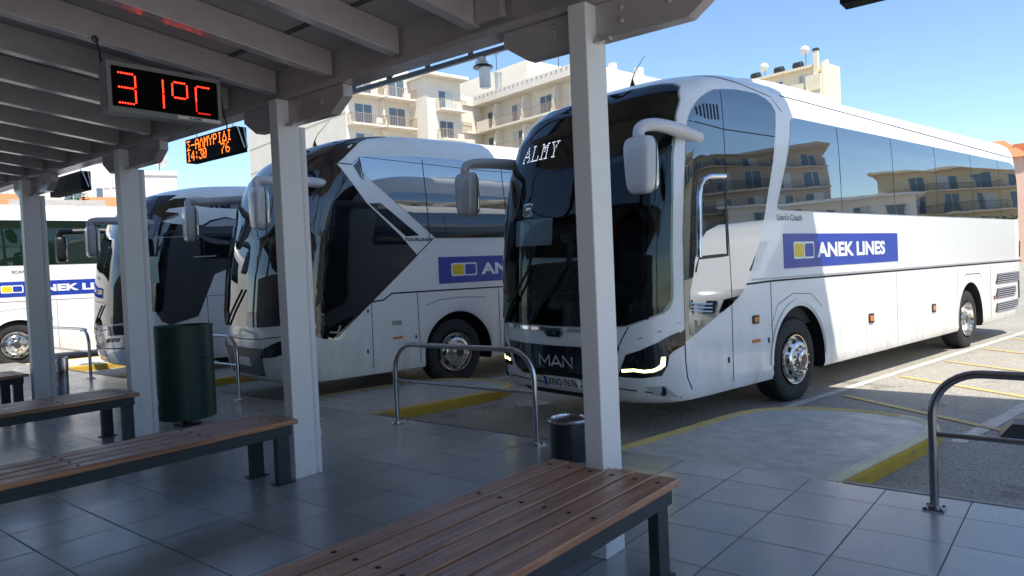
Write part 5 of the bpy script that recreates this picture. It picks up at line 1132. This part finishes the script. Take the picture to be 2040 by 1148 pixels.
h4 = house('pink house with orange roof edges at the far right beyond the last coach', -1.6, 88, 7.4, 9, 11.0, PINK, [(-1.0, 7.6, .9, 1.5), (.8, 7.6, .9, 1.5), (-.4, 4.4, 1.6, 1.6)], None, False)
MB().box(-3.8, 3.8, -.25, 9, 11.001, 11.8).build('roof_edge', TERRA, h4); MB().box(-3.85, 3.85, -.9, -.001, 6.6, 7.1).build('canopy', TERRA, h4); MB().box(-3.71, 3.71, -.06, -.001, 10.6, 10.95).build('band', CREAM, h4)
aa = MB(); aa.bar((1.2, 2, 11.8), (1.2, 2, 14.2), .07); aa.bar((-.6, 2, 11.8), (-.6, 2, 12.9), .05); aa.bar((-1.1, 2, 12.85), (.1, 2, 12.85), .05)
for j in range(4): aa.bar((.7, 2, 14.1 - .35 * j), (1.7, 2, 14.1 - .35 * j), .04)
aa.build('roof_aerial', TRUSS, h4)
house('lower house with an orange tiled roof beside the pink house', -5.2, 86, 5, 8, 10.3, PINK, [], 'hip')
# houses across the yard, seen only as reflections in the coach windows
def far_block(label, x, y, wd, dp, h, wall, floors, name='apartment_block'):
    a = math.atan2(x + 3, y - 7); o = thing(name, label, 'building', (x, y, G), -a)
    MB().box(-wd / 2, wd / 2, 0, dp, 0, h).build('wall', wall, o)
    for k in range(floors):
        z = h - 3.05 * (k + 1)
        s = MB().prism([(-wd / 2, -.001), (wd / 2, -.001), (wd / 2, -1.0), (wd * .3, -1.5), (0, -1.7), (-wd * .3, -1.5), (-wd / 2, -1.0)], z - .2, z, lambda u, v, q: (u, v, q)).build('balcony_slab', wall, o)
        r = MB(); rails(r, (-wd * .3, -1.4), (wd * .3, -1.4), z); r.build('balcony_rail', TRUSS, s)
        for i in range(int(wd / 3.2)): window(o, 'y', -wd / 2 + .8 + i * 3.2, -wd / 2 + 2.6 + i * 3.2, z + .1, z + 2.3, 0)
    MB().box(-wd / 2 - .9, wd / 2 + .9, -1.9, dp, h + .001, h + .3).build('roof_edge', wall, o)
    return o
far_block('grey beige apartment block with curved balconies mirrored in the side windows of the nearest coach', 51, 64, 26, 10, 17.0, GREYB, 5)
far_block('tall cream block mirrored in the door glass of the nearest coach', 55, 47, 12, 10, 19, CREAM2, 2)
far_block('broad cream block mirrored in the door pillar of the nearest coach', 62, 24, 46, 10, 15, CREAM2, 4)
far_block('wide beige house mirrored in the rear windows of the nearest coach', 34, 84, 15, 9, 12.6, OCHRE, 3)
far_block('low pale house mirrored in the middle windows of the nearest coach', 40, 68, 18, 8, 8.2, WHW, 1, 'house')

# unseen hall wall, added behind the benches to block light
stn = thing('light_block_hall', 'unseen dark hall wall with glazed doors, added behind the benches to block light', 'building', (-10, -6.5, 0))
MB().box(-24, 19, -.3, 0, 0, 4.3).build('wall', mat('hall_render', (.20, .18, .17), .8, var=.06), stn)  # wall darkened so less light bounces onto the columns
for i in range(8): window(stn, 'y', -20 + i * 4.6, -17.6 + i * 4.6, .1, 2.5, -.0) if False else MB().box(-20 + i * 4.6, -17.6 + i * 4.6, .001, .03, .1, 2.5).build('glass_door', WIN, stn)
# shrub mirrored in the rear windows / small planting by the left houses
def shrub(label, loc, r, h, n, seed, name='shrub'):
    g = random.Random(seed); o = thing(name, label, 'shrub', loc); m = MB()
    for _ in range(n):
        a = g.uniform(0, 6.28); z = h * (.25 + .75 * g.random()); rad = r * (1 - abs(z / h - .55)) * math.sqrt(g.random()); c = Vector((rad * math.cos(a), rad * math.sin(a), z)); s = r * g.uniform(.06, .13)
        e1 = Vector((g.uniform(-1, 1), g.uniform(-1, 1), g.uniform(-.6, .6))).normalized(); e2 = e1.cross(Vector((g.uniform(-1, 1), g.uniform(-1, 1), 1))).normalized(); m.add([c - e1 * s, c + e2 * s * .6, c + e1 * s, c - e2 * s * .6], [(0, 1, 2, 3)])
    m.build('crown', LEAF, o, weld=False); t = MB().tube([(0, 0, 0), (.05, 0, h * .4), (0, .05, h * .7)], [.09, .06, .03], 8)
    for i in range(5): a = i * 1.26; t.tube([(.03, 0, h * .3), (r * .5 * math.cos(a), r * .5 * math.sin(a), h * .7)], [.04, .015], 6)
    t.build('trunk', TRUNK, o)
shrub('leafy tree mirrored in the last side window of the nearest coach', (17, 58, G), 2.6, 4.2, 900, 5, 'tree')
shrub('green shrub on the terrace left of the pale balcony house', (-52.6, 19.3, G), 1.3, 8.0, 700, 6, 'tree')
